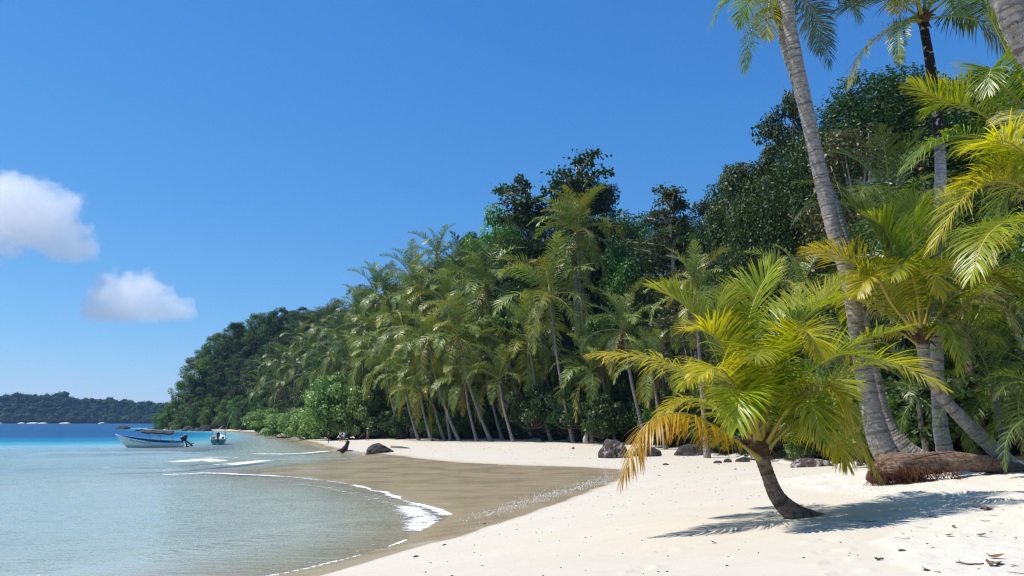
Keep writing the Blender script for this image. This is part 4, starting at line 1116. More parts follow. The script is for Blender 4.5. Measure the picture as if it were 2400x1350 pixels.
def grove():
    # (crown px, crown row, distance, foot px, scale, fronds, label)
    P = [
        (1352, 545, 90, 1398, 1.08, 22, 'tallest palm of the grove, round crown high against the hill'),
        (1290, 692, 87, 1345, 1.0, 19, 'palm of the grove with broad crown just below the tallest palm'),
        (1462, 775, 74, 1520, .82, 19, 'palm with wide crown nearest the near edge of the grove'),
        (1632, 695, 57, 1655, .72, 18, 'palm standing behind the small lone palm, crown against dark trees'),
        (1880, 690, 47, 1900, .62, 14, 'palm mostly hidden between the small lone palm and tall trunks'),
        (1140, 672, 101, 1215, 1.08, 20, 'palm with large drooping crown in the middle of the grove'),
        (1075, 790, 96, 1155, 1.0, 19, None), (1005, 800, 100, 1080, 1.0, 19, None), (1085, 640, 122, 1130, 1.05, 17, None),
        (985, 690, 120, 1050, 1.05, 18, None), (945, 770, 112, 1010, 1.0, 18, None), (905, 700, 135, 960, 1.05, 17, None), (1045, 710, 112, 1100, 1.0, 18, None),
        (890, 800, 122, 960, 1.0, 17, None), (850, 760, 140, 900, 1.0, 17, None), (1170, 890, 93, 1205, .8, 14, None), (1090, 895, 97, 1120, .8, 13, None),
        (945, 880, 106, 985, .85, 16, None), (1240, 800, 92, 1295, .95, 17, None),
        (985, 920, 102, 1015, .75, 13, None), (1040, 900, 101, 1058, .75, 13, None), (1130, 800, 100, 1180, .95, 16, None),
        (1385, 870, 83, 1386, .8, 12, None), (1530, 860, 68, 1560, .6, 13, None), (1025, 600, 140, 1060, 1.1, 15, None), (965, 650, 138, 1000, 1.05, 16, None),
        (880, 690, 150, 920, 1.1, 15, None), (1000, 860, 103, 1045, .9, 15, None), (905, 860, 116, 945, .9, 15, None),
    ]
    # slope palms further along the shore
    far = [(835, 720, 165), (800, 790, 160), (770, 770, 180), (815, 850, 145), (735, 820, 195), (760, 860, 178), (700, 800, 215), (690, 860, 208), (655, 850, 232), (625, 880, 245), (720, 880, 195), (665, 905, 225), (640, 925, 235), (850, 840, 135), (780, 830, 170), (870, 770, 142),
           (745, 770, 205), (610, 915, 252)]
    s = 0
    ORD = ['first', 'second', 'third', 'fourth', 'fifth', 'sixth', 'seventh', 'eighth', 'ninth', 'tenth', 'eleventh', 'twelfth', 'thirteenth', 'fourteenth', 'fifteenth', 'sixteenth', 'seventeenth', 'eighteenth', 'nineteenth', 'twentieth']
    rank = {}
    for nm_, lo, hi in (('upper', -9, 730), ('middle', 730, 845), ('lower', 845, 9999)):
        for n_, q in enumerate(sorted(q[0] for q in P if q[6] is None and lo <= q[1] < hi)):
            rank[(nm_, q)] = 'beach grove palm, %s crown from the left in the %s row of crowns' % (ORD[n_], nm_)
    frank = {q: 'slope palm beyond the shore bushes, %s crown from the left' % ORD[n_] for n_, q in enumerate(sorted(q[0] for q in far))}
    for px, py, Y, fx, sc, nf, lab in P:
        s += 1
        crown = at_y(px, py, Y)
        ft = at_y(fx, 1000, Y * 0.985)
        z = H(ft.x, ft.y)
        root = grove_palm(lab or rank[('upper' if py < 730 else 'middle' if py < 845 else 'lower', px)], 'palms of the beach grove', (ft.x, ft.y, z), crown, sc * random.Random(s).uniform(1.08, 1.3), ('fr_grove', 'fr_grove', 'fr_grove_y') if s % 3 else ('fr_grove', 'fr_dark'), nf, 700 + s, dead=1 + (s % 3 == 0), nuts=4 if lab else 2, tr=.19 if sc > .7 else .16)
    for px, py, Y in far:
        s += 1
        crown = at_y(px, py, Y)
        ft = at_y(px + 1800 / Y * random.uniform(0, 3), 1000, Y)
        z = H(ft.x, ft.y)
        if crown.z - z < 5:
            crown.z = z + random.uniform(5, 7)
        grove_palm(frank[px], 'palms on the slope towards the headland', (ft.x, ft.y, z), crown, random.uniform(1.0, 1.25), ('fr_grove', 'fr_dark'), 15, 900 + s, dead=0, nuts=0, tr=.2)
    # bare feet of palms whose crowns are lost in the mass
    r = random.Random(77)
    LEAN = [(1000, 1020, -30), (1060, 1008, -30), (1110, 1008, -22), (1180, 1014, -26), (1200, 1013, -30), (1248, 1020, -26), (1300, 1016, -26), (1322, 1012, -28), (1340, 1012, -34), (1445, 1030, -16), (1420, 1024, -20), (975, 1010, -16), (1030, 1006, -34), (1092, 1004, -26), (1140, 1006, -30)]
    lrank = {q: 'leaning palm along the shaded grove front, %s trunk from the left' % ORD[n_] for n_, q in enumerate(sorted(q[0] for q in LEAN))}
    for fx, row, lean in LEAN:
        s += 1
        b = G(fx, row)
        if b.y > 140:
            b = at_y(fx, row, 105); b.z = H(b.x, b.y)
        hgt = r.uniform(7.5, 10.5)
        crown = b + Vector((lean * b.y / 1800 * 2.0, r.uniform(-1.5, 2.5), hgt))
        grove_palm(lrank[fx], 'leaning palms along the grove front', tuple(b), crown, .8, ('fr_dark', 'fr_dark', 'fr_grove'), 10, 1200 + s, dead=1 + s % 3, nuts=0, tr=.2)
    # low yellow palm at the near corner of the bushes, young palm by the rock, dark palm behind the leaning crown
    b = G(925, 1014)
    grove_palm('low yellowish palm beside the bright green shore bush', None, tuple(b), b + Vector((-.2, 0, 2.6)), .62, ('fr_grove_y', 'fr_grove_y', 'fr_grove'), 17, 41, dead=0, nuts=0, tr=.17)
    b = G(1412, 1034)
    grove_palm('stemless young palm seedling beside the big rock', None, tuple(b), b + Vector((0, 0, .5)), .36, ('fr_grove',), 12, 42, dead=0, nuts=0, tr=.1)
    b = G(1625, 1058)
    Yb = 36.0
    c = at_y(2092, 528, Yb)
    ft = at_y(2130, 1040, Yb)
    grove_palm('dark glossy palm behind the leaning palm, its crown against the hill', None, (ft.x, ft.y, H(ft.x, ft.y)), c, .92, ('fr_dark', 'fr_dark', 'fr_tall2'), 17, 43, dead=0, nuts=2, tr=.18)
    for i, (px, py, Y) in enumerate(((2330, 905, 22.5), (2150, 930, 27), (2420, 860, 21), (1990, 880, 34), (2260, 900, 30), (2480, 960, 19))):
        c = at_y(px, py, Y)
        ft = (c.x + .2, c.y, H(c.x + .2, c.y))
        if c.z < ft[2] + .6:
            c.z = ft[2] + .8
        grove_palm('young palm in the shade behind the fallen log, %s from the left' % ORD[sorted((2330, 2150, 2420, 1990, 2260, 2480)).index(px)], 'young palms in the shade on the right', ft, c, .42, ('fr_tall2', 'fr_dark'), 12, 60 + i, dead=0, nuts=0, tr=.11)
FV['fr_tall2'] = frond_variants([M['fr_tall'], M['rachis_green']], 5.0, 56, 1.1, 0.042, 800, ELEV)
grove()

# ------------------------------------------------------------------ broadleaf trees
def leaf_cloud(centres, radii, nper, size, r, upbias=0.55, flat=1.0, shell=0.55):
    """rhombic leaves spread through ellipsoidal clumps -> verts, faces"""
    Vs = []
    for c, rd, n in zip(centres, radii, nper):
        d = unit(r.normal(0, 1, (n, 3)))
        rr_ = rd * (shell + (1 - shell) * r.random(n)) ** 0.8 * (1 + 0.18 * np.sin(d[:, 0] * 5 + c[0] * 3) * np.cos(d[:, 1] * 6 + c[1]))
        p = c + d * rr_[:, None] * np.array([1, 1, 0.72 * flat])
        nrm = unit(d * 0.8 + np.array([0, 0, upbias]) + r.normal(0, 0.55, (n, 3)))
        a = unit(np.cross(nrm, r.normal(0, 1, (n, 3))))
        b = np.cross(nrm, a)
        L = size * r.uniform(0.6, 1.3, n)[:, None]
        w = L * r.uniform(0.45, 0.7, n)[:, None]
        q = np.stack([p - a * L * .5, p + b * w * .5 - nrm * L * .06, p + a * L * .5, p - b * w * .5 - nrm * L * .06], 1)
        Vs.append(q.reshape(-1, 3))
    V = np.concatenate(Vs)
    F = np.arange(len(V)).reshape(-1, 4)
    return V, F

def tree_proto(kind, seed, mats, R0=5.0, Ht=12.0, leaf=0.34, nclump=34, nleaf=9000, low=0.25, sparse=0.0):
    """returns (crown mesh, trunk mesh): crown centred on the z axis, ground at z=0"""
    r = np.random.default_rng(seed)
    cs, rs = [], []
    if kind == 'dome':
        for i in range(nclump):
            a = r.uniform(0, 6.283)
            t = r.random()
            zz = low + (1 - low) * t
            prof = math.sqrt(max(0.02, 1 - ((zz - 0.45) / 0.58) ** 2))
            rad = R0 * prof * math.sqrt(r.uniform(0.15, 1.0)) * 0.86
            rc = R0 * r.uniform(0.24, 0.42) * (1.1 - 0.35 * t)
            cs.append(np.array([math.cos(a) * rad, math.sin(a) * rad, Ht * zz - rc * 0.5]))
            rs.append(rc)
    elif kind == 'layer':
        for i in range(34):
            zz = 0.40 + 0.58 * r.random() ** 0.85
            a = r.uniform(0, 6.283)
            env = 1.0 - 0.50 * ((zz - .40) / .58) ** 1.6
            rad = R0 * env * r.uniform(0.35, 1.1)
            cs.append(np.array([math.cos(a) * rad + 0.5, math.sin(a) * rad, Ht * zz - 0.10 * rad + r.uniform(-.4, .4)]))
            rs.append(R0 * r.uniform(0.13, 0.32))
    elif kind == 'shrub':
        for i in range(nclump):
            a = r.uniform(0, 6.283)
            rad = R0 * math.sqrt(r.random()) * 0.85
            zz = Ht * (0.12 + 0.72 * r.random() * math.sqrt(max(0, 1 - (rad / R0) ** 2)) + 0.04)
            cs.append(np.array([math.cos(a) * rad, math.sin(a) * rad, zz]))
            rs.append(R0 * r.uniform(0.18, 0.32))
    rs = np.array(rs)
    share = rs ** 2 / np.sum(rs ** 2)
    nper = np.maximum((nleaf * share).astype(int), 12)
    if kind == 'layer':
        pts, nr_ = [], []
        for c in cs:
            n_ = int(nleaf / len(cs) * (0.5 + c[2] ** 0 * np.hypot(c[0], c[1]) / R0))
            t = r.uniform(0.12, 1.12, n_)
            ax = np.array([0.3, 0, c[2] - 0.05 * R0])
            L_ = np.hypot(c[0], c[1]) + 0.8
            lat = unit(np.array([-c[1], c[0], 0.0]) + 1e-6)
            w_ = 0.30 * L_ * np.sin(np.clip(t, 0, 1) * 2.6) + 0.2
            p = ax + (c - ax) * t[:, None] + lat * (r.normal(0, .5, n_) * w_)[:, None]
            p[:, 2] += r.normal(0, .16, n_) - 0.25 * (t - .5) ** 2 * 2
            pts.append(p)
        p = np.concatenate(pts); n_ = len(p)
        nrm = unit(np.array([0, 0, 1.0]) + r.normal(0, .55, (n_, 3)))
        a_ = unit(np.cross(nrm, r.normal(0, 1, (n_, 3)))); b_ = np.cross(nrm, a_)
        Ls = leaf * r.uniform(.6, 1.4, n_)[:, None]
        V = np.stack([p - a_ * Ls * .5, p + b_ * Ls * .3, p + a_ * Ls * .5, p - b_ * Ls * .3], 1).reshape(-1, 3)
        F = np.arange(len(V)).reshape(-1, 4)
    else:
      V, F = leaf_cloud(cs, rs, nper, leaf, r, flat=0.5 if kind == 'layer' else 1.0, shell=0.25 if kind == 'layer' else 0.5)
    if kind == 'shrub':
        V[:, 2] = np.maximum(V[:, 2], 0.03 + 0.1 * r.random(len(V)))
    crown = mesh_np('crown', V, F, [mats[0]], False)
    mb = MB()
    rr0 = max(0.16, R0 * 0.055)
    top = Ht * (0.92 if kind == 'layer' else 0.6)
    if kind != 'shrub':
        mb.tube([(0, 0, -1.0), (0.05, 0.02, 0.5), (0.2, -0.1, top * .45), (0.0, 0.1, top)], [rr0 * 1.5, rr0 * 1.1, rr0 * .85, rr0 * .3], 8)
    for c in cs[::(1 if kind == 'layer' else 2)]:
        z0 = min(max(0.0, c[2] * (0.9 if kind == 'layer' else 0.5)), top * .95) if kind != 'shrub' else 0.0
        p0 = np.array([0.1, 0, z0])
        mid = p0 * .45 + c * .55 + np.array([0, 0, -0.12 * R0 if kind != 'layer' else .1])
        mb.tube([p0, mid, c], [rr0 * .42, rr0 * .28, rr0 * .1], 5)
    return crown, mb.mesh('trunk', [mats[1]], True)

M['leaf_olive2'] = leaf_mat('leaf_olive2', (0.035, 0.060, 0.015), (0.085, 0.115, 0.030), rough=.55, spec=.25)
TP = {
    'dark': [tree_proto('dome', 11, (M['leaf_dark'], M['bark'])), tree_proto('dome', 12, (M['leaf_dark'], M['bark']), R0=5.4, Ht=11), tree_proto('dome', 13, (M['leaf_dark'], M['bark']), R0=4.6, Ht=13)],
    'mid': [tree_proto('dome', 14, (M['leaf_mid'], M['bark'])), tree_proto('dome', 15, (M['leaf_mid'], M['bark']), R0=5.2, Ht=12)],
    'olive': [tree_proto('dome', 16, (M['leaf_olive'], M['pale_bark']), leaf=.30), tree_proto('dome', 17, (M['leaf_olive'], M['pale_bark']), R0=4.8, Ht=12.5, leaf=.30)],
    'giant': [tree_proto('dome', 27, (M['leaf_dark'], M['bark']), R0=8.2, Ht=16.5, leaf=.38, nclump=95, nleaf=30000, low=.12)],
    'bright': [tree_proto('dome', 18, (M['leaf_bright'], M['bark']), leaf=.36)],
    'layer': [tree_proto('layer', 19, (M['leaf_dark'], M['pale_bark']), R0=5.2, Ht=14, leaf=.34, nleaf=6400), tree_proto('layer', 20, (M['leaf_olive2'], M['pale_bark']), R0=4.8, Ht=13, leaf=.32, nleaf=5600)],
    'shrub': [tree_proto('shrub', 21, (M['leaf_shrub'], M['bark']), R0=5.0, Ht=7.5, leaf=.42, nclump=60, nleaf=9000), tree_proto('shrub', 22, (M['leaf_shrub'], M['bark']), R0=5.0, Ht=6.0, leaf=.42, nclump=60, nleaf=9000)],
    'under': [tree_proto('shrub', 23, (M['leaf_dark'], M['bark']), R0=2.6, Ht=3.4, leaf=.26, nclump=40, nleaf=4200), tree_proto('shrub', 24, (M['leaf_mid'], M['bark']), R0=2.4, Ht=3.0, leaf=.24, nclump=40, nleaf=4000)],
}

def plant(kind, name, label, cat, group, loc, s=1.0, sz=None, rz=None, var=None, r=random):
    crown, trunk = TP[kind][r.randrange(len(TP[kind])) if var is None else var]
    root = empty(name, loc, r.uniform(0, 6.28) if rz is None else rz)
    root.scale = (s, s, sz or s)
    tag(root, label, cat, group)
    link('trunk', trunk, root)
    link('crown', crown, root)
    return root

def forest():
    r = random.Random(99)
    placed = []
    def ok(x, y, dmin):
        for (a, b, c) in placed:
            if (a - x) ** 2 + (b - y) ** 2 < (dmin * .5 + c * .5) ** 2:
                return False
        return True
    def top_tree(kind, px, py, Y, s, label, var=None, group=None, sink=0.0):
        """a tree whose top reaches a given pixel row"""
        p = at_y(px, py, Y)
        g = H(p.x, p.y)
        ht = {'giant': 16.8, 'dark': 12.5, 'mid': 12.5, 'olive': 13, 'bright': 12.5, 'layer': 14.2}[kind]
        sz = max(0.5, (p.z - g + sink) / ht)
        if kind == 'layer':
            s = max(s, sz * .85)
        plant(kind, 'broadleaf_tree', label, 'tree', group, (p.x, p.y, g - sink), s, sz, var=var, r=r)
        placed.append((p.x, p.y, 5 * s))
    # individual trees one can name
    top_tree('giant', 2065, 166, 66, 1.0, 'huge domed dark tree crowning the hill on the right', 0)
    top_tree('dark', 1845, 232, 70, .85, 'narrow dark tree behind the leaning pair of palm trunks', 2)
    top_tree('giant', 1935, 300, 60, .62, 'dense dark tree between the leaning pair of trunks and the domed tree')
    top_tree('giant', 1780, 420, 62, .6, 'dense dark tree low on the hill left of the leaning pair')
    top_tree('giant', 2190, 200, 62, .75, 'dense dark tree right of the huge domed tree')
    top_tree('dark', 1745, 335, 74, .9, 'rounded dark tree left of the narrow one on the skyline', 1)
    top_tree('dark', 1690, 402, 78, .8, 'low rounded tree stepping down the skyline of the hill', 0)
    top_tree('layer', 1565, 388, 92, .95, 'thin tree with tiered branches alone on the skyline', 1)
    top_tree('layer', 1350, 345, 112, 1.05, 'tallest emergent tree with tiered flat branches behind the grove', 0)
    top_tree('layer', 1242, 392, 116, .8, 'smaller emergent tree with tiered branches left of the tallest one', 0)
    top_tree('dark', 1408, 385, 114, .9, 'dark spreading tree right of the tallest emergent tree', 1)
    top_tree('bright', 1165, 462, 124, 1.3, 'bright green vine covered tree above the grove')
    top_tree('bright', 1095, 535, 136, .9, 'smaller bright green tree on the skyline left of the vine covered one')
    top_tree('mid', 1480, 485, 104, .9, 'mid green tree in the skyline dip left of the thin tiered tree', 0)
    top_tree('dark', 2260, 185, 60, 1.1, 'dark tree behind the slender palm with the blackened trunk', 1)
    top_tree('dark', 2330, 170, 52, 1.0, 'dark tree behind the fronds at the right edge', 2)
    top_tree('mid', 860, 672, 225, 1.0, 'green tree topping the skyline where the grove meets the headland', 1)
    top_tree('olive', 795, 690, 250, 1.3, 'brownish tree on the skyline behind the far palms', 0)
    for px, py, Y, k, s in ((655, 716, 318, 'dark', 1.35), (715, 722, 312, 'dark', 1.25), (605, 728, 320, 'mid', 1.25), (555, 742, 322, 'dark', 1.1), (500, 780, 322, 'mid', 1.0), (455, 828, 320, 'olive', 1.2), (762, 712, 290, 'olive', 1.2), (425, 885, 312, 'mid', 1.1), (640, 735, 300, 'dark', 1.2)):
        top_tree(k, px, py, Y, s, {'dark': 'dark', 'mid': 'mid green', 'olive': 'olive'}[k] + ' tree along the skyline of the far headland', group='trees on the headland skyline')
    # headland: trees from the rocks to the ridge
    zones = [
        # px range, n tries, min dist, size range, kinds, label, group
        (372, 640, 1600, 7.0, (.85, 1.35), ('dark', 'mid', 'olive', 'mid', 'dark'), 'tree on the far headland above the dark rocks', 'trees on the far headland'),
        (640, 900, 1400, 7.4, (.85, 1.25), ('dark', 'mid', 'olive', 'dark'), 'tree on the slope behind the far palms', 'trees on the slope behind the far palms'),
        (900, 1460, 1400, 6.6, (.75, 1.15), ('dark', 'mid', 'dark', 'dark'), 'dark tree filling the hillside behind the beach grove', 'trees on the hillside behind the grove'),
        (1460, 1860, 1200, 5.6, (.65, 1.0), ('dark', 'dark', 'mid', 'olive'), 'tree on the hillside behind the small lone palm', 'trees on the hillside behind the small palm'),
        (1860, 2520, 1200, 5.4, (.6, 1.0), ('dark', 'dark', 'mid', 'olive'), 'tree on the steep hill behind the tall palms', 'trees on the hill behind the tall palms'),
    ]
    nm = {'dark': 'dark green', 'mid': 'mid green', 'olive': 'olive'}
    for a, b, n, dm, sr, kinds, lab, grp in zones:
        for _ in range(n):
            px = r.uniform(a, b)
            u = (px - 1200) / FPX
            ye, yr = np.interp(u, HU, HILL[:, 1]), np.interp(u, HU, HILL[:, 2])
            t = r.random()
            Y = ye + 3 + (yr - ye) * t * 1.02
            x = u * Y / 1.0
            if not ok(x, Y, dm * (.8 if t < .25 else 1)):
                continue
            s = r.uniform(*sr) * (0.72 if t < .12 else 1.0)
            g = H(x, Y)
            if g < 0.2:
                continue
            k = r.choice(kinds)
            sz = s * r.uniform(.9, 1.1)
            # keep below the skyline of the photograph's hill
            q = np.interp(px, HILL[:, 0], HILL[:, 3])
            zmax = at_y(px, q + 6, Y).z
            if g + 12.5 * sz > zmax:
                sz = max(.42, (zmax - g) / 12.5)
            plant(k, 'broadleaf_tree', nm[k] + ' ' + lab.replace('dark ', ''), 'tree', grp, (x, Y, g - .4), s, sz, r=r)
            placed.append((x, Y, dm))
    # low trees hanging over the headland's water line
    for px, Y, s, sz in ((392, 304, .85, .75), (408, 300, .8, .9), (440, 296, .9, .9), (470, 291, .9, .95), (505, 284, .9, 1.0), (540, 276, .9, .9), (575, 262, .85, .9)):
        x = (px - 1200) / FPX * Y
        plant('mid', 'broadleaf_tree', 'low mid green tree overhanging the rocks at the headland shore', 'tree', 'trees overhanging the headland rocks', (x, Y, max(.3, H(x, Y)) - 1.2), s, sz, r=r)
    # bright shrubs on the shore
    for i, (px, Y, s, sz, var, lab) in enumerate((
            (790, 122, 1.12, 1.5, 0, 'big bright green shore bush, tallest of the row beside the people'),
            (740, 132, .85, .9, 1, 'bright green shore bush, lower left shoulder of the tallest bush'),
            (842, 120, .75, 1.15, 0, 'bright green shore bush between the tallest bush and low yellowish palm'),
            (690, 160, 1.15, 1.0, 1, 'rounded grey green shore bush in the middle of the row'),
            (640, 200, 1.3, .95, 0, 'farthest grey green shore bush by the sand strip'))):
        x = (px - 1200) / FPX * Y
        plant('shrub', 'shore_bush', lab, 'bush', 'bright bushes along the shore', (x, Y, H(x, Y) - .1), s, sz, var=var, r=r)
    # understorey along the front of the wood
    for px in list(np.linspace(900, 1500, 34)) + list(np.linspace(1500, 2480, 40)):
        u = (px - 1200) / FPX
        ye = np.interp(u, HU, HILL[:, 1])
        Y = ye + r.uniform(1.5, 8)
        x = u * Y + r.uniform(-.6, .6)
        right = px > 1500
        s = r.uniform(.75, 1.3) * (1.15 if not right else .85)
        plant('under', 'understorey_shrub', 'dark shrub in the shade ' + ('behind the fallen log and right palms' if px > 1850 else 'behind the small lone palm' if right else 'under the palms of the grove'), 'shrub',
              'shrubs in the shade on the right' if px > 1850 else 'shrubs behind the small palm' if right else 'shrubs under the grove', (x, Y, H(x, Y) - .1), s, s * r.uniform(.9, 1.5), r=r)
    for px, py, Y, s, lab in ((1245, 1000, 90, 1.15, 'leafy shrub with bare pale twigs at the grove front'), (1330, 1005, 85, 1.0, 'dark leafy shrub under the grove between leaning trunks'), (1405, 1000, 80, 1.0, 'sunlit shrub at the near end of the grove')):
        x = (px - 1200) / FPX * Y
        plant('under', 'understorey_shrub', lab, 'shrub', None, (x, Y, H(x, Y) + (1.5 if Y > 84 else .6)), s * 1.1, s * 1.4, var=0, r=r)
forest()

# ------------------------------------------------------------------ rocks, stump, log
def rock_mat(name, c1, c2, pale=None):
    m = NT(name)
    pos = m.coord()
    n1 = m.noise(pos, 2.2, 6.0, 0.7)
    n2 = m.noise(pos, 9.0, 4.0, 0.7)
    base = m.mix(m.smooth(n1, 0.35, 0.7), c4(c1), c4(c2))
    if pale:
        base = m.mix(m.smooth(m.noise(m.mapping(pos, (1.5, 1.5, .6)), 1.8, 5.0, .75), 0.52, 0.62), base, c4(pale))
    b = m.bump(m.math('ADD', n1, m.math('MULTIPLY', n2, .5)), 0.9, 0.08)
    return m.surf(m.n('BsdfPrincipled', {'Base Color': base, 'Roughness': 0.85, 'Specular IOR Level': 0.25, 'Normal': b}).outputs[0])

M['rock'] = rock_mat('rock', (0.035, 0.031, 0.030), (0.105, 0.092, 0.085))
M['rock_brown'] = rock_mat('rock_brown', (0.05, 0.037, 0.030), (0.13, 0.095, 0.075), (0.34, 0.33, 0.33))
M['char'] = plain('char', (0.035, 0.03, 0.028), 0.8, var=.4, scale=5, bump=.5)
M['driftwood'] = plain('driftwood', (0.36, 0.30, 0.25), 0.85, var=.25, scale=8, bump=.4)
M['redwood'] = rock_mat('redwood', (0.13, 0.070, 0.048), (0.30, 0.19, 0.135))
def fibre_wood():
    m = NT('redwood')
    pos = m.coord()
    f1 = m.noise(m.mapping(pos, (1.1, 13, 13)), 2.0, 5.0, .7)
    f2 = m.noise(pos, 3.0, 5.0, .7)
    base = m.mix(m.smooth(f1, .32, .70), c4((0.12, 0.065, 0.042)), c4((0.42, 0.29, 0.20)))
    base = m.mix(m.math('MULTIPLY', m.smooth(f2, .5, .68), .6), base, c4((0.42, 0.33, 0.24)))
    base = m.mix(m.math('MULTIPLY', m.smooth(f2, .46, .34), .6), base, c4((0.10, 0.04, 0.025)))
    b = m.bump(m.math('ADD', m.math('MULTIPLY', f1, 1.4), f2), 1.0, .05)
    return m.surf(m.n('BsdfPrincipled', {'Base Color': base, 'Roughness': .9, 'Specular IOR Level': .15, 'Normal': b}).outputs[0])
M['redwood'] = fibre_wood()
M['root'] = plain('root', (0.17, 0.075, 0.045), 0.95, var=.5, scale=10, spec=.1)
M['dead_leaf'] = plain('dead_leaf', (0.22, 0.12, 0.055), 0.8, var=.35, scale=7)
M['twig'] = plain('twig', (0.12, 0.085, 0.065), 0.9, var=.3, scale=9)

def rock_mesh(seed, sub=3, rough=0.34, sx=1, sy=1, sz=1, mat=None, sharp=0.0):
    bm = bmesh.new()
    bmesh.ops.create_icosphere(bm, subdivisions=sub, radius=1.0)
    off = Vector((seed * 7.3, seed * 3.1, seed * 1.7))
    for v in bm.verts:
        p = v.co.copy()
        d = mnoise.fractal(p * 0.9 + off, 1.0, 2.0, 5) * rough + mnoise.cell(p * 2.2 + off) * rough * .28
        q = p * (1 + d)
        if sharp and q.z > 0:
            k = max(0.0, 1 - math.hypot(q.x, q.y))
            q.z *= 1 + sharp * k
        v.co = Vector((q.x * sx, q.y * sy, max(q.z, -.35) * sz))
    me = bpy.data.meshes.new('rock')
    bm.to_mesh(me); bm.free()
    me.materials.append(mat or M['rock'])
    me.polygons.foreach_set('use_smooth', np.array([len(me.polygons) > 2000] * len(me.polygons)))
    return me

def rocks():
    def put(px, py, wpx, hpx, label, seed, group=None, mat=None, depth=.8, Y=None, sub=3, sharp=0.0, name='rock', sink=.15):
        p = G(px, py) if Y is None else at_y(px, py, Y)
        k = p.y / FPX
        w, h = wpx * k / 2, hpx * k
        me = rock_mesh(seed, sub, .30, w, w * depth, h * .82, mat, sharp)
        o = link(name, me, None, (p.x, p.y + w * depth * .6, p.z - h * sink), (0, 0, seed * .7))
        o.rotation_euler = (0, 0, (seed % 5 - 2) * .12)
        tag(o, label, 'rock', group)
    put(889, 1062, 68, 25, 'large dark lumpy rock on the sand at the water line', 3, sub=4, sharp=.35)
    put(1440, 1074, 66, 60, 'tall brown rock streaked pale grey at the near end of the grove', 5, mat=M['rock_brown'], sub=4)
    put(1350, 1036, 44, 28, 'dark boulder in the shade under the near grove palms', 6)
    put(1684, 1086, 20, 10, 'small dark stone on the sand, first of the row behind the small palm', 7)
    put(1707, 1084, 20, 11, 'small dark stone second in the row behind the small palm', 8)
    put(1745, 1083, 38, 15, 'double lumped dark stone behind the small palm trunk', 9)
    put(1563, 1090, 16, 5, 'flat dark stone half hidden under the orange frond', 10)
    put(1915, 1094, 92, 30, 'wide dark boulder behind the drooping fronds right of the small palm', 11, mat=M['rock_brown'])
    put(1520, 1070, 60, 36, 'dark boulder behind the orange frond at the wood edge', 12)
    put(1620, 1068, 70, 34, 'broad dark boulder in the shade behind the small palm', 13)
    put(680, 1026, 24, 7, 'small block of dark rock at the tip of the sand beside the bushes', 14)
    # rocks of the headland, on the water line
    S = [(285, 1006, 30, 10, 'dark rock alone in the water off the headland'), (312, 1007, 18, 3, 'flat dark rock awash beside the lone rock'),
         (352, 1006, 22, 5, 'low dark rock behind the black boat canopy'), (372, 1005, 26, 7, 'dark rock above the black boat canopy'), (392, 1005, 14, 10, 'upright dark rock at the end of the headland row'),
         (415, 1007, 34, 18, 'largest dark rock at the foot of the headland'), (438, 1009, 28, 13, 'dark rock right of the largest headland rock'), (460, 1010, 24, 10, 'low dark rock in the middle of the headland row'),
         (478, 1010, 30, 16, 'rounded dark boulder behind the second boat'), (500, 1008, 26, 17, 'dark boulder above the second boat canopy'), (428, 1010, 14, 6, 'small dark rock at the water below the headland'), (470, 1011, 16, 6, 'small dark rock left of the rounded boulder'), (568, 1006, 18, 8, 'dark rock at the far end of the sand strip')]
    for i, (px, py, w, h, lab) in enumerate(S):
        p = at_z(px, py, 0)
        k = p.y / FPX
        me = rock_mesh(20 + i, 3, .32, w * k / 2, w * k * .4, h * k * .8)
        o = link('rock', me, None, (p.x, p.y + w * k * .25, -.2))
        tag(o, lab, 'rock', 'rocks along the headland')
    # charred stump leaning at the water's edge
    p = G(812, 1060)
    k = p.y / FPX
    root = empty('tree_stump', p)
    mb = MB()
    mb.tube([(-10 * k, 0, -.25), (-3 * k, 0, 5 * k), (0, 0, 11 * k), (2.5 * k, 0, 19 * k), (4 * k, 0, 21 * k)], [9 * k, 6.5 * k, 4.5 * k, 4.3 * k, 3.9 * k], 9)
    mb.tube([(-22 * k, -.2, -.1), (-12 * k, 0, 2 * k), (-3 * k, 0, 6 * k)], [1.2 * k, 2.6 * k, 3.5 * k], 6)
    mb.build('stem', [M['char']], root, smooth=True)
    tag(root, 'black charred stump leaning right at the water edge beside the large rock', 'stump')
    # slim brownish wedge behind the rock, tapering to the right
    p = G(940, 1052)
    k = p.y / FPX
    mb = MB()
    mb.tube([(-24 * k, 0, .22), (0, 0, .16), (20 * k, .3, .04)], [.13, .11, .04], 7)
    tag(mb.build('brownish_wedge', [M['driftwood']], None, tuple(p), smooth=True), 'slim brownish wedge lying behind the large rock', 'log')
    # pale weathered stump under the palms
    p = G(1374, 1040)
    k = p.y / FPX
    mb = MB()
    mb.tube([(0, 0, -.1), (-2 * k, 0, 10 * k), (1 * k, 0, 20 * k), (0, 0, 27 * k)], [7 * k, 6 * k, 5 * k, 1.2 * k], 8)
    tag(mb.build('weathered_stump', [M['pale_stump']], None, tuple(p), smooth=True), 'whitish weathered stump standing under the near grove palms', 'stump')
    p = G(1343, 1053)
    me = rock_mesh(60, 2, .2, .14, .14, .16, M['coconut'])
    tag(link('coconut', me, None, (p.x, p.y, p.z + .06)), 'brown coconut lying alone on the far sand', 'coconut')

M['pale_stump'] = plain('pale_stump', (0.50, 0.46, 0.41), .85, var=.25, scale=4, bump=.4)
rocks()

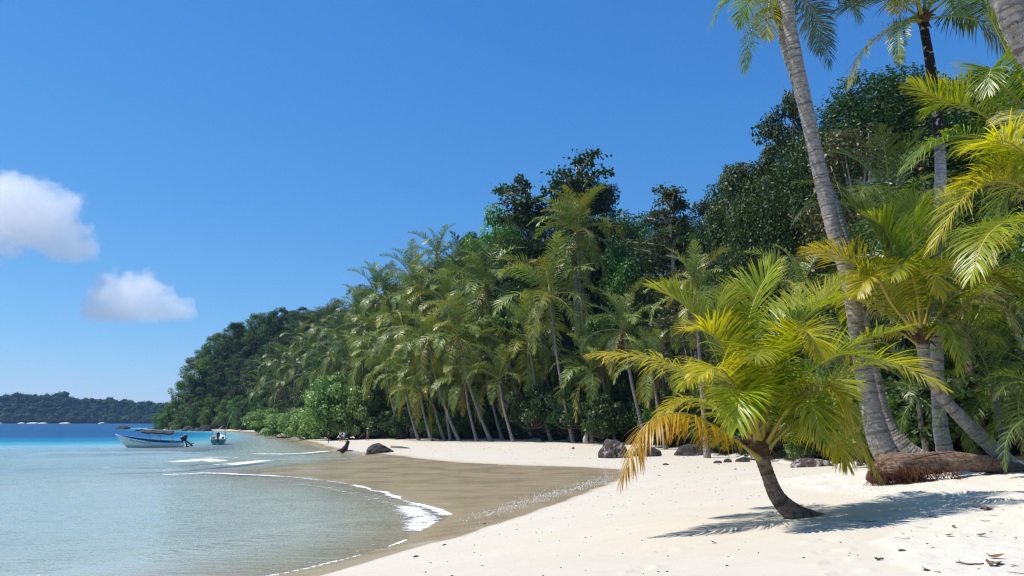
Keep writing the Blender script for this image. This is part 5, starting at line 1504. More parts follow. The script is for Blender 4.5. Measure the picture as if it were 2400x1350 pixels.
def fallen_log():
    b = G(2100, 1136)
    Y = b.y + .35
    W = lambda px, py, dy=0: np.array(at_y(px, py, Y + dy))
    root = empty('fallen_log', tuple(b))
    tag(root, 'thick fallen reddish palm log with torn root end half buried in sand', 'log')
    B = np.array(b)
    ctrl = [W(2050, 1098) - B, W(2110, 1090) - B, W(2180, 1085, .1) - B, W(2260, 1082, .3) - B, W(2330, 1092, .7) - B, W(2400, 1108, 1.1) - B]
    me = trunk_mesh('log_body', ctrl, [.25, .29, .27, .23, .2, .18], M['redwood'], rings=.16, sides=22, seed=31, ridge=.10)
    for v in me.vertices:
        d = mnoise.fractal(Vector((v.co.x * 2.2, v.co.y * 7, v.co.z * 7)), 0.8, 2.0, 5)
        v.co += Vector((0, 0, 1)) * d * .035 + Vector((0, -1, 0)) * d * .05
    link('log_body', me, root)
    # bulging torn root end
    p = W(2082, 1098, -.10) - B
    me = rock_mesh(33, 4, .26, .36, .30, .30, M['redwood'])
    link('root_bulb', me, root, tuple(p))
    p = W(2052, 1122, .1) - B
    # hanging root fibres
    r = random.Random(12)
    mb = MB()
    for j in range(460):
        px = r.uniform(2034, 2250)
        top = 1096 + (px - 2034) * .02 + r.uniform(-8, 26)
        q0 = Vector(W(px, top, r.uniform(-.42, .0))) - Vector(b)
        ln = r.uniform(.10, .34) * (1.25 if px < 2160 else .7)
        dx = r.uniform(-.14, .14)
        q1 = q0 + Vector((dx * .5, r.uniform(-.10, .04), -ln * .55))
        q2 = q1 + Vector((dx, r.uniform(-.12, .04), -ln * .45))
        mb.tube([q0, q1, q2], [.009, .007, .003], 3, cap=False)
    o = mb.build('root_fibres', [M['root']], root)
    o['kind'] = 'stuff'
    # torn root slab standing under the end
    mb = MB()
    for px, py, w, h in ((2062, 1128, 46, 24), (2050, 1120, 34, 30), (2120, 1124, 80, 20)):
        q = W(px, py, .02) - B
        k = Y / FPX
        me = rock_mesh(int(px), 3, .30, w * k / 2, .16, h * k * .6, M['root'])
        link('root_mass', me, root, tuple(q))
    # long crack and pale broken branch on top
    mb = MB()
    mb.tube([W(2140, 1078, -.3) - B, W(2175, 1068, -.28) - B, W(2230, 1060, -.1) - B], [.012, .018, .010], 5)
    mb.build('branch', [M['char']], root)
fallen_log()

# ------------------------------------------------------------------ boats
M['boat_white'] = plain('boat_white', (0.62, 0.65, 0.62), .4, var=.08, scale=1.2)
M['boat_blue'] = plain('boat_blue', (0.015, 0.13, 0.42), .45, var=.15, scale=2)
M['boat_sky'] = plain('boat_sky', (0.25, 0.58, 0.75), .45, var=.08, scale=2)
M['boat_green'] = plain('boat_green', (0.02, 0.28, 0.24), .4, var=.1, scale=2)
M['black_plastic'] = plain('black_plastic', (0.018, 0.018, 0.02), .35, var=.2)
M['tarp'] = plain('tarp', (0.030, 0.026, 0.030), .8, var=.25, scale=2)
M['metal'] = plain('metal', (0.35, 0.36, 0.38), .4, metal=.7, var=.1)
M['grey_case'] = plain('grey_case', (0.45, 0.46, 0.45), .5, var=.1)
M['orange'] = plain('orange', (0.75, 0.16, 0.03), .6, var=.1)
M['awning'] = plain('awning', (0.30, 0.42, 0.62), .6, var=.1)
M['white_paint'] = plain('white_paint', (0.78, 0.78, 0.76), .5, var=.04)
M['wood_pole'] = plain('wood_pole', (0.55, 0.48, 0.38), .7, var=.1)

def hull(L, beam, fb_s, fb_b, draft, mats, root, inner=.07):
    """open skiff, bow towards +x, transom at x=0; keel below the water by draft; returns nothing, adds hull, deck liner and gunwale"""
    ns, nr = 26, 9
    def half(t):           # half beam at the sheer
        return beam / 2 * (0.88 + .12 * math.sin(min(t, .5) * math.pi)) * (1 - max(0, (t - .45) / .55) ** 2.3)
    def sheer(t):
        return fb_s + (fb_b - fb_s) * t ** 2.2
    def keel(t):
        return -draft + (fb_b * .92 + draft) * max(0, (t - .72) / .28) ** 2.2
    out, inn = [], []
    for i in range(ns + 1):
        t = i / ns
        x = L * t + (0 if t < .72 else .0)
        for j in range(nr):
            q = j / (nr - 1)
            w = half(t) * math.sin(q * math.pi / 2) ** .62
            z = keel(t) + (sheer(t) - keel(t)) * q ** 1.5
            rake = .0 if t < .7 else (q - 1) * .25 * (t - .7) / .3
            out.append((x + rake, w, z))
            zi = max(z + .10, keel(t) + .22 + .25 * max(0, (t - .6) / .4))
            inn.append((x + rake - .03 * t, max(0, w - inner), min(zi, sheer(t) - .02)))
    def side(pts, s, flip):
        mbv = [(x, y * s, z) for x, y, z in pts]
        fs = []
        for i in range(ns):
            for j in range(nr - 1):
                a, b, c, d = i * nr + j, (i + 1) * nr + j, (i + 1) * nr + j + 1, i * nr + j + 1
                fs.append((a, b, c, d) if flip else (d, c, b, a))
        return mbv, fs
    mo, mi_ = MB(), MB()
    for s in (1, -1):
        v, f = side(out, s, s > 0)
        mo.add(v, f, 0)
        v, f = side(inn, s, s < 0)
        mi_.add(v, f, 0)
    tr = [out[j] for j in range(nr)]
    mo.add([(x, y, z) for x, y, z in tr] + [(x, -y, z) for x, y, z in tr[::-1]], [tuple(range(2 * nr))], 0)
    # bottom paint: lower strakes
    for fi in range(len(mo.f)):
        zz = sum(mo.v[k][2] for k in mo.f[fi]) / len(mo.f[fi])
        mo.m[fi] = 1 if zz < .06 and len(mo.f[fi]) == 4 else 0
    mo.build('hull', [mats[0], mats[3]], root, smooth=True)
    tin = [inn[j] for j in range(nr)]
    mi_.add([(.05, y, z) for x, y, z in tin] + [(.05, -y, z) for x, y, z in tin[::-1]], [tuple(range(2 * nr))], 0)
    mi_.build('deck_liner', [mats[1]], root, smooth=True)
    for s in (1, -1):
        mg = MB()
        pts = []
        for i in range(ns + 1):
            x, y, z = out[i * nr + nr - 1]
            pts.append((x, s * (y - .02), z + .012))
        mg.tube(pts, .055, 6)
        mg.build('gunwale', [mats[2]], root, smooth=True)
    mg = MB()
    mg.box((.02, 0, fb_s - .02), (.09, beam * .86, .10))
    mg.build('transom', [mats[2]], root)
    for bx in (.28, .5):
        mg = MB()
        mg.box((L * bx, 0, fb_s * .66), (.34, half(bx) * 1.85, .05))
        mg.build('thwart', [mats[1]], root)

def outboard(root, loc, tilt, s=1.0):
    """cowl, midsection, bracket, gearcase with propeller; tilt swings the leg up and back (towards -x)"""
    e = empty('outboard_motor', loc)
    e.parent = root
    e.rotation_euler = (0, tilt, 0)
    mb = MB()
    prof = [(-.30, .10), (-.16, .20), (.0, .23), (.18, .22), (.34, .16), (.42, .05)]
    mb.tube([(-.06 + .05 * math.sin(i), 0, .10 + p[0] + .28) for i, p in enumerate(prof)], [p[1] * s for p in prof], 12)
    mb.build('cowl', [M['black_plastic']], e, smooth=True)
    mb = MB()
    mb.tube([(-.06, 0, .05), (-.08, 0, -.35), (-.10, 0, -.72)], [.12, .10, .07], 8)
    mb.box((-.22, 0, -.52), (.40, .26, .03))
    mb.build('midsection', [M['black_plastic']], e, smooth=False)
    mb = MB()
    mb.tube([(.16, 0, -.80), (.02, 0, -.80), (-.22, 0, -.80), (-.34, 0, -.80)], [.02, .08, .09, .05], 9)
    mb.box((-.06, 0, -.95), (.20, .02, .22))
    mb.build('gearcase', [M['black_plastic']], e, smooth=False)
    mb = MB()
    for k in range(3):
        a = k * 2.094
        mb.box((-.37, math.cos(a) * .12, math.sin(a) * .12 - .80), (.03, .13, .16), mat=Matrix.Rotation(a, 3, 'X') @ Matrix.Rotation(.5, 3, 'Y'))
    mb.build('propeller', [M['metal']], e)
    mb = MB()
    mb.box((.04, 0, -.10), (.10, .24, .34))
    mb.build('bracket', [M['metal']], e)
    mb = MB()
    mb.tube([(-.06, 0, .70), (-.06, 0, .78), (-.07, 0, .84)], [.10, .09, .04], 8)
    mb.build('cowl_top', [M['grey_case']], e, smooth=True)

def boats():
    # open panga with black canopy, bow to the left
    st = at_z(430, 1048.0, 0)
    L = 7.9
    ang = R(199)
    root = empty('open_boat', (st.x, st.y, 0), ang)
    root.rotation_euler.x = R(-9)
    tag(root, 'white open motorboat with blue inside and black tarp canopy at anchor', 'boat')
    hull(L, 1.95, .66, 1.62, .22, (M['boat_white'], M['boat_blue'], M['boat_sky'], M['boat_white']), root)
    # canopy of sagging black tarp on six posts (x forward)
    x0, x1 = 1.25, 4.9
    mb = MB()
    nx, ny = 14, 6
    V = []
    for th in (0, .14):
        for i in range(nx + 1):
            for j in range(ny + 1):
                t, q = i / nx, j / ny
                z = 2.02 + .22 * t - .10 * abs(math.sin(t * math.pi * 3)) * (0.6 + .4 * math.sin(q * 9)) - .10 * (2 * q - 1) ** 2 - th
                V.append((x0 + (x1 - x0) * t, (q - .5) * 1.9, z))
    N = (nx + 1) * (ny + 1)
    fs = []
    for i in range(nx):
        for j in range(ny):
            a, b, c, d = i * (ny + 1) + j, (i + 1) * (ny + 1) + j, (i + 1) * (ny + 1) + j + 1, i * (ny + 1) + j + 1
            fs += [(a, b, c, d), (a + N, d + N, c + N, b + N)]
    for j in range(ny):
        fs += [(j, j + 1, j + 1 + N, j + N), (nx * (ny + 1) + j, nx * (ny + 1) + j + N, nx * (ny + 1) + j + 1 + N, nx * (ny + 1) + j + 1)]
    for i in range(nx):
        a, b = i * (ny + 1), (i + 1) * (ny + 1)
        fs += [(a, a + N, b + N, b), (a + ny, b + ny, b + ny + N, a + ny + N)]
    mb.add(V, fs)
    cn = mb.build('canopy', [M['tarp']], root, smooth=True)
    mb = MB()
    mb.tube([(x1, -.9, 2.14), (x1 + .35, -.5, 2.08), (x1 + .75, -.2, 2.12), (x1 + .9, .1, 2.0)], [.10, .09, .07, .02], 7)
    mb.build('rolled_edge', [M['tarp']], cn, smooth=True)
    for px in (1.35, 2.7, 3.9):
        for s in (-1, 1):
            mb = MB()
            lean = .0 if px < 2 else .45
            mb.tube([(px, s * .86, .62), (px + lean, s * .86, 1.98)], .034, 6)
            mb.build('canopy_post', [M['metal']], root)
    mb = MB()
    mb.tube([(3.9, -.86, .8), (2.9, -.86, 1.6)], .014, 5)
    mb.build('brace', [M['metal']], root)
    outboard(root, (-.16, -.36, .72), R(8), 1.0)
    outboard(root, (-.22, .36, .80), R(52), 1.0)
    # cargo
    mb = MB()
    mb.tube([(2.0, .25, .55), (2.02, .25, .58), (2.75, .25, .58), (2.78, .25, .55)], [.20, .30, .30, .20], 12)
    mb.build('blue_drum', [M['boat_blue']], root, smooth=True)
    mb = MB()
    mb.box((1.7, .45, .66), (.40, .40, .34)); mb.box((1.7, .45, .85), (.43, .43, .05))
    mb.build('black_box', [M['black_plastic']], root)
    mb = MB()
    mb.box((1.0, .30, .58), (.5, .4, .28)); mb.box((1.0, .3, .735), (.53, .43, .04))
    mb.build('cool_box', [M['grey_case']], root)
    mb = MB()
    mb.tube([(5.1, .30, .84), (5.4, .32, .94), (5.75, .3, .88)], [.10, .17, .08], 8)
    mb.build('dark_bundle', [M['tarp']], root, smooth=True)
    mb = MB()
    mb.tube([(6.1, .25, 1.0), (6.3, .25, 1.06), (6.5, .25, 1.0)], [.06, .12, .06], 8)
    mb.build('red_bundle', [M['orange']], root, smooth=True)
    # dark name lettering near the bow: too blurred to read, so strokes only
    r = random.Random(3)
    mb = MB()
    word = [5, 3, 6, 2]
    x = 6.15
    for n in word:
        for k in range(n):
            t = x / L
            half = 1.95 / 2 * (0.88 + .12 * math.sin(min(t, .5) * math.pi)) * (1 - max(0, (t - .45) / .55) ** 2.3)
            zz = (.66 + .96 * t ** 2.2) - .16
            hgt = .16
            mb.box((x, half + .012, zz), (.028, .03, hgt))
            if r.random() < .75:
                mb.box((x - .045, half + .013, zz + r.choice((-.06, 0, .06))), (.07, .03, .03))
            x -= .125
        x -= .12
    mb.build('name_lettering', [M['black_plastic']], root)
    mb = MB()
    mb.box((1.4, .93, .36), (1.3, .02, .05))
    mb.build('white_stripe', [M['white_paint']], root)
    # second boat, seen from astern
    p = at_z(510, 1042.5, 0)
    root = empty('open_boat', (p.x, p.y, 0), R(109))
    tag(root, 'small boat with green hull seen from astern, tall pole aslant', 'boat')
    hull(6.5, 2.15, .80, 1.35, .22, (M['boat_green'], M['white_paint'], M['white_paint'], M['boat_green']), root)
    outboard(root, (-.12, 0, .95), R(2), 1.05)
    mb = MB()
    n = 8
    V, fs = [], []
    for th in (0, .05):
        for i in range(2):
            for j in range(n + 1):
                q = j / n
                V.append((.5 + i * 2.6, (q - .5) * 1.75, 2.05 + .12 * math.sin(q * math.pi) - th))
    for j in range(n):
        fs += [(j, j + 1, j + n + 2, j + n + 1), (j + 2 * (n + 1), j + 3 * (n + 1), j + 1 + 3 * (n + 1), j + 1 + 2 * (n + 1)), (j, j + 2 * (n + 1), j + 1 + 2 * (n + 1), j + 1)]
    mb.add(V, fs)
    mb.build('canopy', [M['awning']], root)
    for x in (.55, 3.0):
        for s in (-1, 1):
            mb = MB()
            mb.tube([(x, s * .96, .75), (x, s * .84, 2.05)], .03, 6)
            mb.build('canopy_post', [M['metal']], root)
    mb = MB()
    mb.tube([(.6, -.88, 1.9), (.5, -1.25, 3.2), (.4, -1.75, 4.7)], [.035, .03, .02], 6)
    mb.build('long_pole', [M['wood_pole']], root)
    mb = MB()
    mb.tube([(.9, .05, 2.1), (.9, -.28, 2.4), (.9, -.42, 2.52)], [.03, .03, .04], 6)
    mb.build('short_pole', [M['white_paint']], root)
    for s, m_ in ((1, 'orange'), (-1, 'orange')):
        mb = MB()
        mb.box((.9, s * .62, .92), (.3, .34, .22)); mb.box((.9, s * .62, 1.06), (.26, .3, .08))
        mb.build('life_jacket', [M[m_]], root)
boats()

# ------------------------------------------------------------------ people on the far beach
M['skin'] = plain('skin', (0.36, 0.20, 0.13), .6, var=.06)
M['skin_tan'] = plain('skin_tan', (0.26, 0.135, 0.085), .6, var=.06)
M['hair'] = plain('hair', (0.02, 0.014, 0.01), .6, var=.2)
CL = {k: plain('cloth_' + k, c, .85, var=.12) for k, c in {'black': (.02, .02, .024), 'white': (.75, .74, .72), 'blue': (.10, .40, .68), 'denim': (.16, .26, .38), 'red': (.40, .06, .05), 'yellow': (.42, .38, .10), 'lime': (.40, .50, .08), 'brown': (.22, .12, .08), 'straw': (.68, .62, .50)}.items()}

def skin_obj(name, joints, edges, radii, mat, parent, root_i=0, sub=1):
    bm = bmesh.new()
    lay = bm.verts.layers.skin.verify()
    vs_ = [bm.verts.new(j) for j in joints]
    for a, b in edges:
        bm.edges.new((vs_[a], vs_[b]))
    for i, v in enumerate(vs_):
        v[lay].radius = radii[i] if isinstance(radii[i], tuple) else (radii[i], radii[i])
        v[lay].use_root = i == root_i
    me = bpy.data.meshes.new(name)
    bm.to_mesh(me); bm.free()
    me.materials.append(mat)
    o = link(name, me, parent)
    sk = o.modifiers.new('skin', 'SKIN')
    sk.use_smooth_shade = True
    if sub:
        o.modifiers.new('smooth', 'SUBSURF').levels = sub
        o.modifiers['smooth'].render_levels = sub
    return o

def person(label, px, py, rz, h=1.65, arms=('down', 'down'), stride=.0, top='white', bottom='denim', hat=None, long_hair=False, skin='skin', dress=False, group='people on the far beach'):
    p = G(px, py)
    root = empty('person', (p.x, p.y, p.z), rz)
    k = h / 1.72
    root.scale = (k, k, k)
    tag(root, label, 'person', group)
    J, E, Rr = [], [], []
    def add(x, y, z, r, par=None):
        J.append((x, y, z)); Rr.append(r)
        if par is not None:
            E.append((par, len(J) - 1))
        return len(J) - 1
    pel = add(0, 0, .94, (.15, .11))
    wai = add(0, 0, 1.10, (.125, .09), pel)
    che = add(0, .0, 1.32, (.155, .11), wai)
    nek = add(0, 0, 1.47, .055, che)
    hd0 = add(0, .015, 1.56, (.07, .085), nek)
    hd1 = add(0, .02, 1.64, (.078, .095), hd0)
    add(0, .015, 1.71, (.05, .06), hd1)
    legs, hands = [], []
    for s in (-1, 1):
        st = stride * s
        hp = add(s * .09, 0, .88, .09, pel)
        kn = add(s * .10, st * .5 + .015, .49, .058, hp)
        an = add(s * .105, st, .09, .036, kn)
        add(s * .115, st + .13, .035, .033, an)
        legs.append((hp, kn, an))
        sh = add(s * .19, 0, 1.40, .052, che)
        a = arms[0 if s < 0 else 1]
        if a == 'down':
            el, wr = (s * .235, -.02, 1.12), (s * .225, .08, .88)
        elif a == 'up':
            el, wr = (s * .36, .04, 1.55), (s * .26, .06, 1.80)
        elif a == 'hip':
            el, wr = (s * .40, -.04, 1.16), (s * .20, .08, 1.02)
        elif a == 'face':
            el, wr = (s * .30, .12, 1.20), (s * .12, .26, 1.46)
        else:
            el, wr = (s * .42, .02, 1.36), (s * .66, .04, 1.34)
        e_ = add(*el, .040, sh)
        w_ = add(*wr, .028, e_)
        d = (Vector(wr) - Vector(el)).normalized()
        pm = add(*(Vector(wr) + d * .06), (.036, .018), w_)
        perp = d.cross(Vector((0, 1, 0)))
        if perp.length < .2:
            perp = d.cross(Vector((1, 0, 0)))
        perp.normalize()
        for f, ln in zip((-1.5, -.5, .5, 1.5), (.060, .075, .080, .065)):
            add(*(Vector(J[pm]) + d * ln + perp * f * .017), .008, pm)
        add(*(Vector(wr) + d * .055 + perp * .055), .009, w_)
        hands.append((sh, e_, w_))
    skin_obj('body', J, E, Rr, M[skin], root)
    def sub(idx, grow, name, mat, trunc=None):
        m = {i: n for n, i in enumerate(idx)}
        jj = [J[i] for i in idx]
        rr_ = [tuple(x + grow for x in Rr[i]) if isinstance(Rr[i], tuple) else Rr[i] + grow for i in idx]
        ee = [(m[a], m[b]) for a, b in E if a in m and b in m]
        skin_obj(name, jj, ee, rr_, mat, root)
    if top:
        sub([pel, wai, che, hands[0][0], hands[1][0]] if dress or top != 'bikini' else [che], .022, 'dress' if dress else 'shirt', CL[top])
    if bottom:
        sub([pel, legs[0][0], legs[1][0]] + ([legs[0][1], legs[1][1]] if dress else []), .03 if not dress else .045, 'skirt' if dress else 'shorts', CL[bottom])
    # face: eyes, nose, mouth ridge and ears as small relief
    mb = MB()
    for s in (-1, 1):
        mb.box((s * .032, .108, 1.625), (.022, .012, .010))
    mb.box((0, .102, 1.565), (.045, .012, .010))
    mb.build('eyes_and_mouth', [M['hair']], root)
    mb = MB()
    mb.box((0, .115, 1.597), (.020, .024, .040))
    for s in (-1, 1):
        mb.box((s * .082, .01, 1.61), (.014, .035, .055))
    mb.build('nose_and_ears', [M[skin]], root)
    hj = [(0, -.01, 1.66), (0, -.03, 1.735), (0, -.08, 1.60)] + ([(0, -.12, 1.44), (0, -.12, 1.30)] if long_hair else [])
    skin_obj('hair', hj, [(0, 1), (0, 2)] + ([(2, 3), (3, 4)] if long_hair else []), [(.088, .085), (.05, .06), (.07, .05)] + ([(.07, .04), (.04, .02)] if long_hair else []), M['hair'], root)
    if hat:
        mb = MB()
        mb.tube([(0, .01, 1.69), (0, .01, 1.70), (0, .01, 1.715), (0, .01, 1.80), (0, .01, 1.82)], [.17, .185, .115, .095, .05], 14)
        mb.build('hat', [CL[hat]], root, smooth=True)

person('person in black dress standing nearest the water by the bushes, hand at face', 770, 1040, R(100), 1.66, ('face', 'down'), 0, 'black', 'black', None, True, 'skin_tan', True)
person('person in pale top with arms raised beside the one in blue shorts', 797, 1036, R(200), 1.62, ('out', 'up'), .05, 'white', 'black', None, True)
person('person in white top and bright blue shorts in front of the tall bush', 806, 1036.5, R(-30), 1.66, ('out', 'face'), .16, 'white', 'blue', None, True, 'skin_tan')
person('person with straw hat and lime top walking alone towards the grove', 861, 1033, R(-80), 1.68, ('hip', 'down'), .14, 'lime', 'red', 'straw', False, 'skin_tan')
person('person with pale cap in brown at the edge of the group under the palms', 954, 1025, R(70), 1.66, ('down', 'hip'), .04, 'brown', 'brown', 'straw', False, 'skin_tan', group='people in the group under the palms')
person('person in white shirt and denim shorts in front of the group', 965, 1026.5, R(175), 1.64, ('down', 'down'), .05, 'white', 'denim', None, True, group='people in the group under the palms')
person('person in red top half hidden in the group under the palms', 973, 1024, R(-120), 1.68, ('face', 'down'), .03, 'red', 'black', None, True, 'skin_tan', group='people in the group under the palms')
person('person in loose yellow top at the right of the group', 984, 1025, R(150), 1.68, ('down', 'down'), .03, 'yellow', 'yellow', None, False, 'skin_tan', True, group='people in the group under the palms')

# ------------------------------------------------------------------ litter on the sand
def litter():
    r = random.Random(21)
    def tw(px, py, ln, ang, label, mat='twig', curve=.25, rad=.008, fork=False):
        p = G(px, py)
        mb = MB()
        n = 6
        pts = []
        for i in range(n + 1):
            t = i / n - .5
            pts.append(Vector((t * ln, curve * ln * (t * t * 4 - .5) * .5, rad + .35 * rad * math.sin(i * 2.1) + abs(t) * .02)))
        mb.tube(pts, [rad * (1 - .5 * abs(i / n - .4)) for i in range(n + 1)], 5)
        if fork:
            mb.tube([pts[1], pts[1] + Vector((-.05 * ln, .18 * ln, .10 * ln))], [rad * .7, rad * .3], 4)
        tag(mb.build('twig', [M[mat]], None, tuple(p), (0, 0, ang)), label, 'twig', 'twigs on the sand')
    tw(2275, 1325, .26, -.25, 'forked dark twig near the lower right corner', fork=True, rad=.009)
    tw(2193, 1214, .20, -.3, 'dark bent twig beside the shadow of the palm frond', rad=.010)
    tw(2040, 1224, .28, .15, 'straight twig lying at the edge of the loose sand', curve=.05)
    tw(2120, 1262, .25, .5, 'thin curved pale twig on the loose sand', 'driftwood', .9, .004)
    tw(2168, 1238, .3, .1, 'long wavy pale twig on the loose sand above the curved one', 'driftwood', .5, .004)
    tw(2380, 1262, .2, .9, 'thin upright leaning twig at the right edge', 'driftwood', .1, .004)
    tw(2400, 1345, .3, .05, 'long thin twig at the bottom right corner', 'driftwood', .2, .004)
    tw(2310, 1222, .12, -.3, 'short curved brown twig beneath the dry leaf clump', curve=.6, rad=.005)
    tw(2061, 1314, .10, .03, 'short thick stub of dark wood on the firm sand', curve=.0, rad=.014)
    tw(2010, 1222, .3, .05, 'thin pale twig beside the bent palm foot', 'driftwood', .2, .005)
    tw(2330, 1210, .16, .4, 'pale twig under the leaning palm shadow', 'driftwood', .5, .004)
    for px, py, s, lab in ((2236, 1238, .05, 'small curled brown leaf on the loose sand'), (2310, 1196, .13, 'clump of dry orange leaves near the right edge'), (2335, 1310, .07, 'dark dry leaf near the forked twig'), (2170, 1340, .05, 'small dark leaf at the foot of the loose sand'), (2300, 1258, .05, 'brown leaf beside thin twigs'), (2225, 1258, .05, 'pale brown leaf left of the other leaves'), (1673, 1274, .05, 'reddish leaf on the sand below the frond shadow'), (2115, 1292, .035, 'dark seed pod at the edge of the loose sand'), (1042, 1278, .04, 'black pebble on firm sand near the water'), (975, 1306, .045, 'black pebble nearest the bottom edge by the water'), (1136, 1228, .04, 'black pebble on the wet sand edge'), (2332, 1325, .1, 'clump of pale dry leaves at lower right')):
        p = G(px, py)
        mb = MB()
        if 'pebble' in lab or 'pod' in lab:
            me = rock_mesh(int(px) % 17, 2, .25, s * 1.3, s, s * .7)
            tag(link('pebble' if 'pebble' in lab else 'seed_pod', me, None, tuple(p)), lab, 'pebble' if 'pebble' in lab else 'seed pod')
            continue
        for q in range(1 if s < .1 else 5):
            o = Vector((r.uniform(-1, 1), r.uniform(-.6, .6), 0)) * (0 if s < .1 else s * .8)
            a = r.uniform(0, 6.28)
            c, s_ = math.cos(a), math.sin(a)
            ss = s * (1.2 if s < .1 else .6)
            pts = [(-1, 0, .15), (-.3, -.45, .05), (.5, -.4, .25), (1.1, 0, .6), (.5, .4, .5), (-.3, .45, .3), (0, 0, .02)]
            mb.add([o + Vector(((x * c - y * s_) * ss, (x * s_ + y * c) * ss, z * ss + .01)) for x, y, z in pts], [(0, 1, 6), (1, 2, 6), (2, 3, 6), (3, 4, 6), (4, 5, 6), (5, 0, 6)])
        tag(mb.build('dry_leaf', [M['dead_leaf']], None, tuple(p)), lab, 'leaf')
    # white shell grit washed up along the wet line, specks of litter on dry sand
    def scatter(name, label, mat, pts, smin, smax, seed):
        q = np.random.default_rng(seed)
        n = len(pts)
        oct_ = np.array([(1, 0, 0), (-1, 0, 0), (0, 1, 0), (0, -1, 0), (0, 0, 1), (0, 0, -1)], float)
        of = np.array([(0, 2, 4), (2, 1, 4), (1, 3, 4), (3, 0, 4), (2, 0, 5), (1, 2, 5), (3, 1, 5), (0, 3, 5)])
        s = q.uniform(smin, smax, n)
        V = oct_[None] * s[:, None, None] * np.stack([q.uniform(.7, 1.8, n), q.uniform(.7, 1.4, n), q.uniform(.4, .8, n)], -1)[:, None] + pts[:, None]
        F = (of[None] + (np.arange(n) * 6)[:, None, None]).reshape(-1, 3)
        tag(link(name, mesh_np(name, V.reshape(-1, 3), F, [mat])), label, name.split('_')[-1], None, 'stuff')
    q = np.random.default_rng(8)
    P = []
    for _ in range(900):
        t = q.random() ** .8
        a = np.array((1110, 1205)) * (1 - t) + np.array((1445, 1116)) * t
        px, py = a[0] + q.normal(0, 14), a[1] + q.normal(0, 5.5) + 4
        if px > 1440: continue
        P.append(at_z(px, py, .17 + .03 * (py < 1150)))
    X = np.array([p.x for p in P]); Y = np.array([p.y for p in P])
    scatter('shell_grit', 'white shell grit washed up along the wet sand line', CL['white'], np.stack([X, Y, surface(X, Y)[0] + .006], -1), .010, .030, 1)
    X = q.uniform(-2, 11, 420); Y = q.uniform(7, 34, 420)
    z, wet, fo, lo = surface(X, Y)
    k = (wet < .3) & (fo < .2)
    scatter('sand_specks', 'dark specks of plant litter scattered over the dry sand', M['twig'], np.stack([X, Y, z + .004], -1)[k], .006, .019, 2)
    X = q.uniform(3, 9.5, 620); Y = q.uniform(6.2, 14.5, 620)
    z, wet, fo, lo = surface(X, Y)
    k = lo > q.uniform(.4, 2.6, 620)
    P0 = np.stack([X, Y, z + .006], -1)[k]
    an = q.uniform(0, 3.14, len(P0)); ln = q.uniform(.015, .075, len(P0)) * np.where(q.random(len(P0)) < .12, 2.2, 1)
    dv = np.stack([np.cos(an), np.sin(an) * .8, q.uniform(-.05, .15, len(P0))], -1) * ln[:, None]
    sd = np.stack([-np.sin(an), np.cos(an), np.zeros(len(P0))], -1) * q.uniform(.002, .008, len(P0))[:, None]
    up = np.array([0, 0, .007])
    V = np.stack([P0 - dv - sd * .3, P0 - dv * .1 - sd, P0 + dv + up, P0 - dv * .1 + sd, P0 + up * 1.2], 1).reshape(-1, 3)
    F = (np.array([(0, 1, 4), (1, 2, 4), (2, 3, 4), (3, 0, 4)])[None] + (np.arange(len(P0)) * 5)[:, None, None]).reshape(-1, 3)
    tag(link('leaf_litter', mesh_np('leaf_litter', V, F, [M['dead_leaf']])), 'bits of dry leaf and twig littering the loose sand', 'litter', None, 'stuff')
    X = q.uniform(-12, 26, 300); Y = q.uniform(40, 80, 300)
    z, wet, fo, lo = surface(X, Y)
    k = (wet < .3) & (fo < .2) & (z > .3)
    scatter('beach_specks', 'dark specks of plant litter on the far beach', M['twig'], np.stack([X, Y, z + .004], -1)[k], .015, .06, 3)
litter()

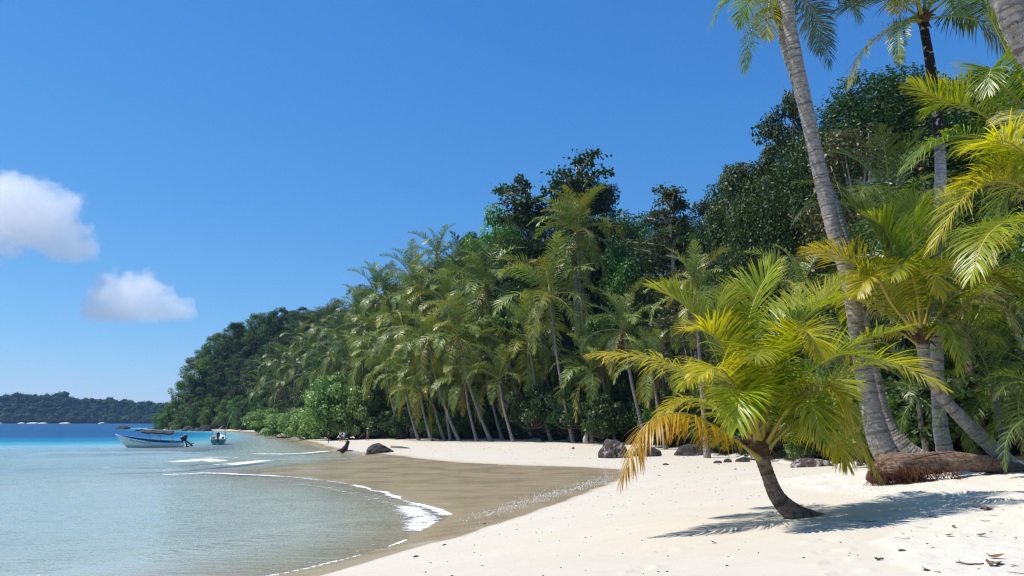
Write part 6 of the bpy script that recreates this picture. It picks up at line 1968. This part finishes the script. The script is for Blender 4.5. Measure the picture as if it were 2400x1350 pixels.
# ------------------------------------------------------------------ clouds: two cumulus beyond the strait
def cloud(name, label, Y, pixbox, blobs, seed, dens, base_row):
    """a block of air holding cloud density: a sum of soft balls torn by noise. blobs in pixels (x, y, radius, depth offset)"""
    x0, y0, x1, y1 = pixbox
    a, b = at_y(x0, y1, Y), at_y(x1, y0, Y)
    k = Y / FPX / CP
    cx, cz = (a.x + b.x) / 2, (a.z + b.z) / 2
    sx, sz = (b.x - a.x), (b.z - a.z)
    sy = min(sx, sz) * .9
    mb = MB()
    mb.box((0, 0, 0), (sx, sy, sz))
    m = NT('cloud_air')
    pos = m.coord('Object')
    w1 = m.n('TexNoise', {'Vector': pos, 'Scale': 1 / (95 * k), 'Detail': 5.0, 'Roughness': .58}).outputs['Fac']
    w2 = m.n('TexNoise', {'Vector': pos, 'Scale': 1 / (26 * k), 'Detail': 4.0, 'Roughness': .6}).outputs['Fac']
    acc = None
    for bx, by, br, bd in blobs:
        c = at_y(bx, by, Y) - Vector((cx, Y, cz))
        d = m.n('VectorMath', {0: pos, 1: (c.x, bd * k, c.z)}, operation='DISTANCE').outputs['Value']
        f = m.math('MULTIPLY_ADD', d, -1 / (br * k), 1.0)
        acc = f if acc is None else m.math('SMOOTH_MAX', acc, f, .25)
    f = m.math('ADD', acc, m.math('MULTIPLY_ADD', w1, 1.9, -1.0))
    f = m.math('ADD', f, m.math('MULTIPLY_ADD', w2, .9, -.46))
    zz = m.n('SeparateXYZ', {0: pos}).outputs[2]
    zb = at_y(300, base_row, Y).z - cz
    de = m.math('MULTIPLY', m.math('MULTIPLY', m.smooth(f, 0.02, .20), m.smooth(zz, zb - 6 * k, zb + 12 * k)), dens)
    vol = m.n('VolumePrincipled', {'Color': (1, 1, 1, 1), 'Density': de, 'Anisotropy': .0}).outputs[0]
    m.t.links.new(vol, m.out.inputs['Volume'])
    o = mb.build(name, [m.mat], None, (cx, Y, cz))
    tag(o, label, 'cloud')
    return o
cloud('cloud', 'large white cumulus cloud cut by the left edge', 5200.0, (-330, 385, 250, 650), [(-60, 500, 120, 0), (60, 500, 105, 0), (20, 470, 70, -20), (120, 530, 85, 0), (165, 565, 62, 10), (-170, 520, 110, 0), (90, 455, 40, 0)], 1, .0042, 612)
cloud('cloud', 'smaller white cumulus cloud with flat base lower in the sky', 5200.0, (140, 590, 490, 790), [(280, 705, 78, 0), (330, 700, 70, 0), (240, 725, 55, 0), (380, 722, 52, 0), (245, 665, 40, 0), (425, 730, 34, 0), (310, 740, 60, 0)], 2, .0042, 752)

# ------------------------------------------------------------------ sea air
hz_m = NT('haze_air')
vol = hz_m.n('VolumePrincipled', {'Color': (0.38, 0.66, 1.0, 1), 'Density': 0.00008, 'Anisotropy': 0.0}).outputs[0]
hz_m.t.links.new(vol, hz_m.out.inputs['Volume'])
mb = MB()
mb.box((0, 1900, 52), (9400, 4600, 136))
tag(mb.build('haze', [hz_m.mat]), 'thin pale sea haze over the bay', 'haze', None, 'stuff')

# ------------------------------------------------------------------ tell look-alikes apart by their order from the left
def ordinal(n):
    a = ['', 'first', 'second', 'third', 'fourth', 'fifth', 'sixth', 'seventh', 'eighth', 'ninth', 'tenth', 'eleventh', 'twelfth', 'thirteenth', 'fourteenth', 'fifteenth', 'sixteenth', 'seventeenth', 'eighteenth', 'nineteenth']
    if n < 20:
        return a[n]
    t = {2: 'twent', 3: 'thirt', 4: 'fort', 5: 'fift', 6: 'sixt'}[n // 10]
    return t + 'ieth' if n % 10 == 0 else t + 'y-' + a[n % 10]

same = {}
for o in list(scene.objects):
    if o.parent is None and o.get('label') and o.get('category') in ('tree', 'shrub'):
        same.setdefault(o['label'], []).append(o)
for lab, obs in same.items():
    if len(obs) > 1:
        obs.sort(key=lambda o: o.location.x / max(o.location.y, 1))
        for n, o in enumerate(obs):
            o['label'] = '%s, %s from the left' % (lab, ordinal(n + 1))
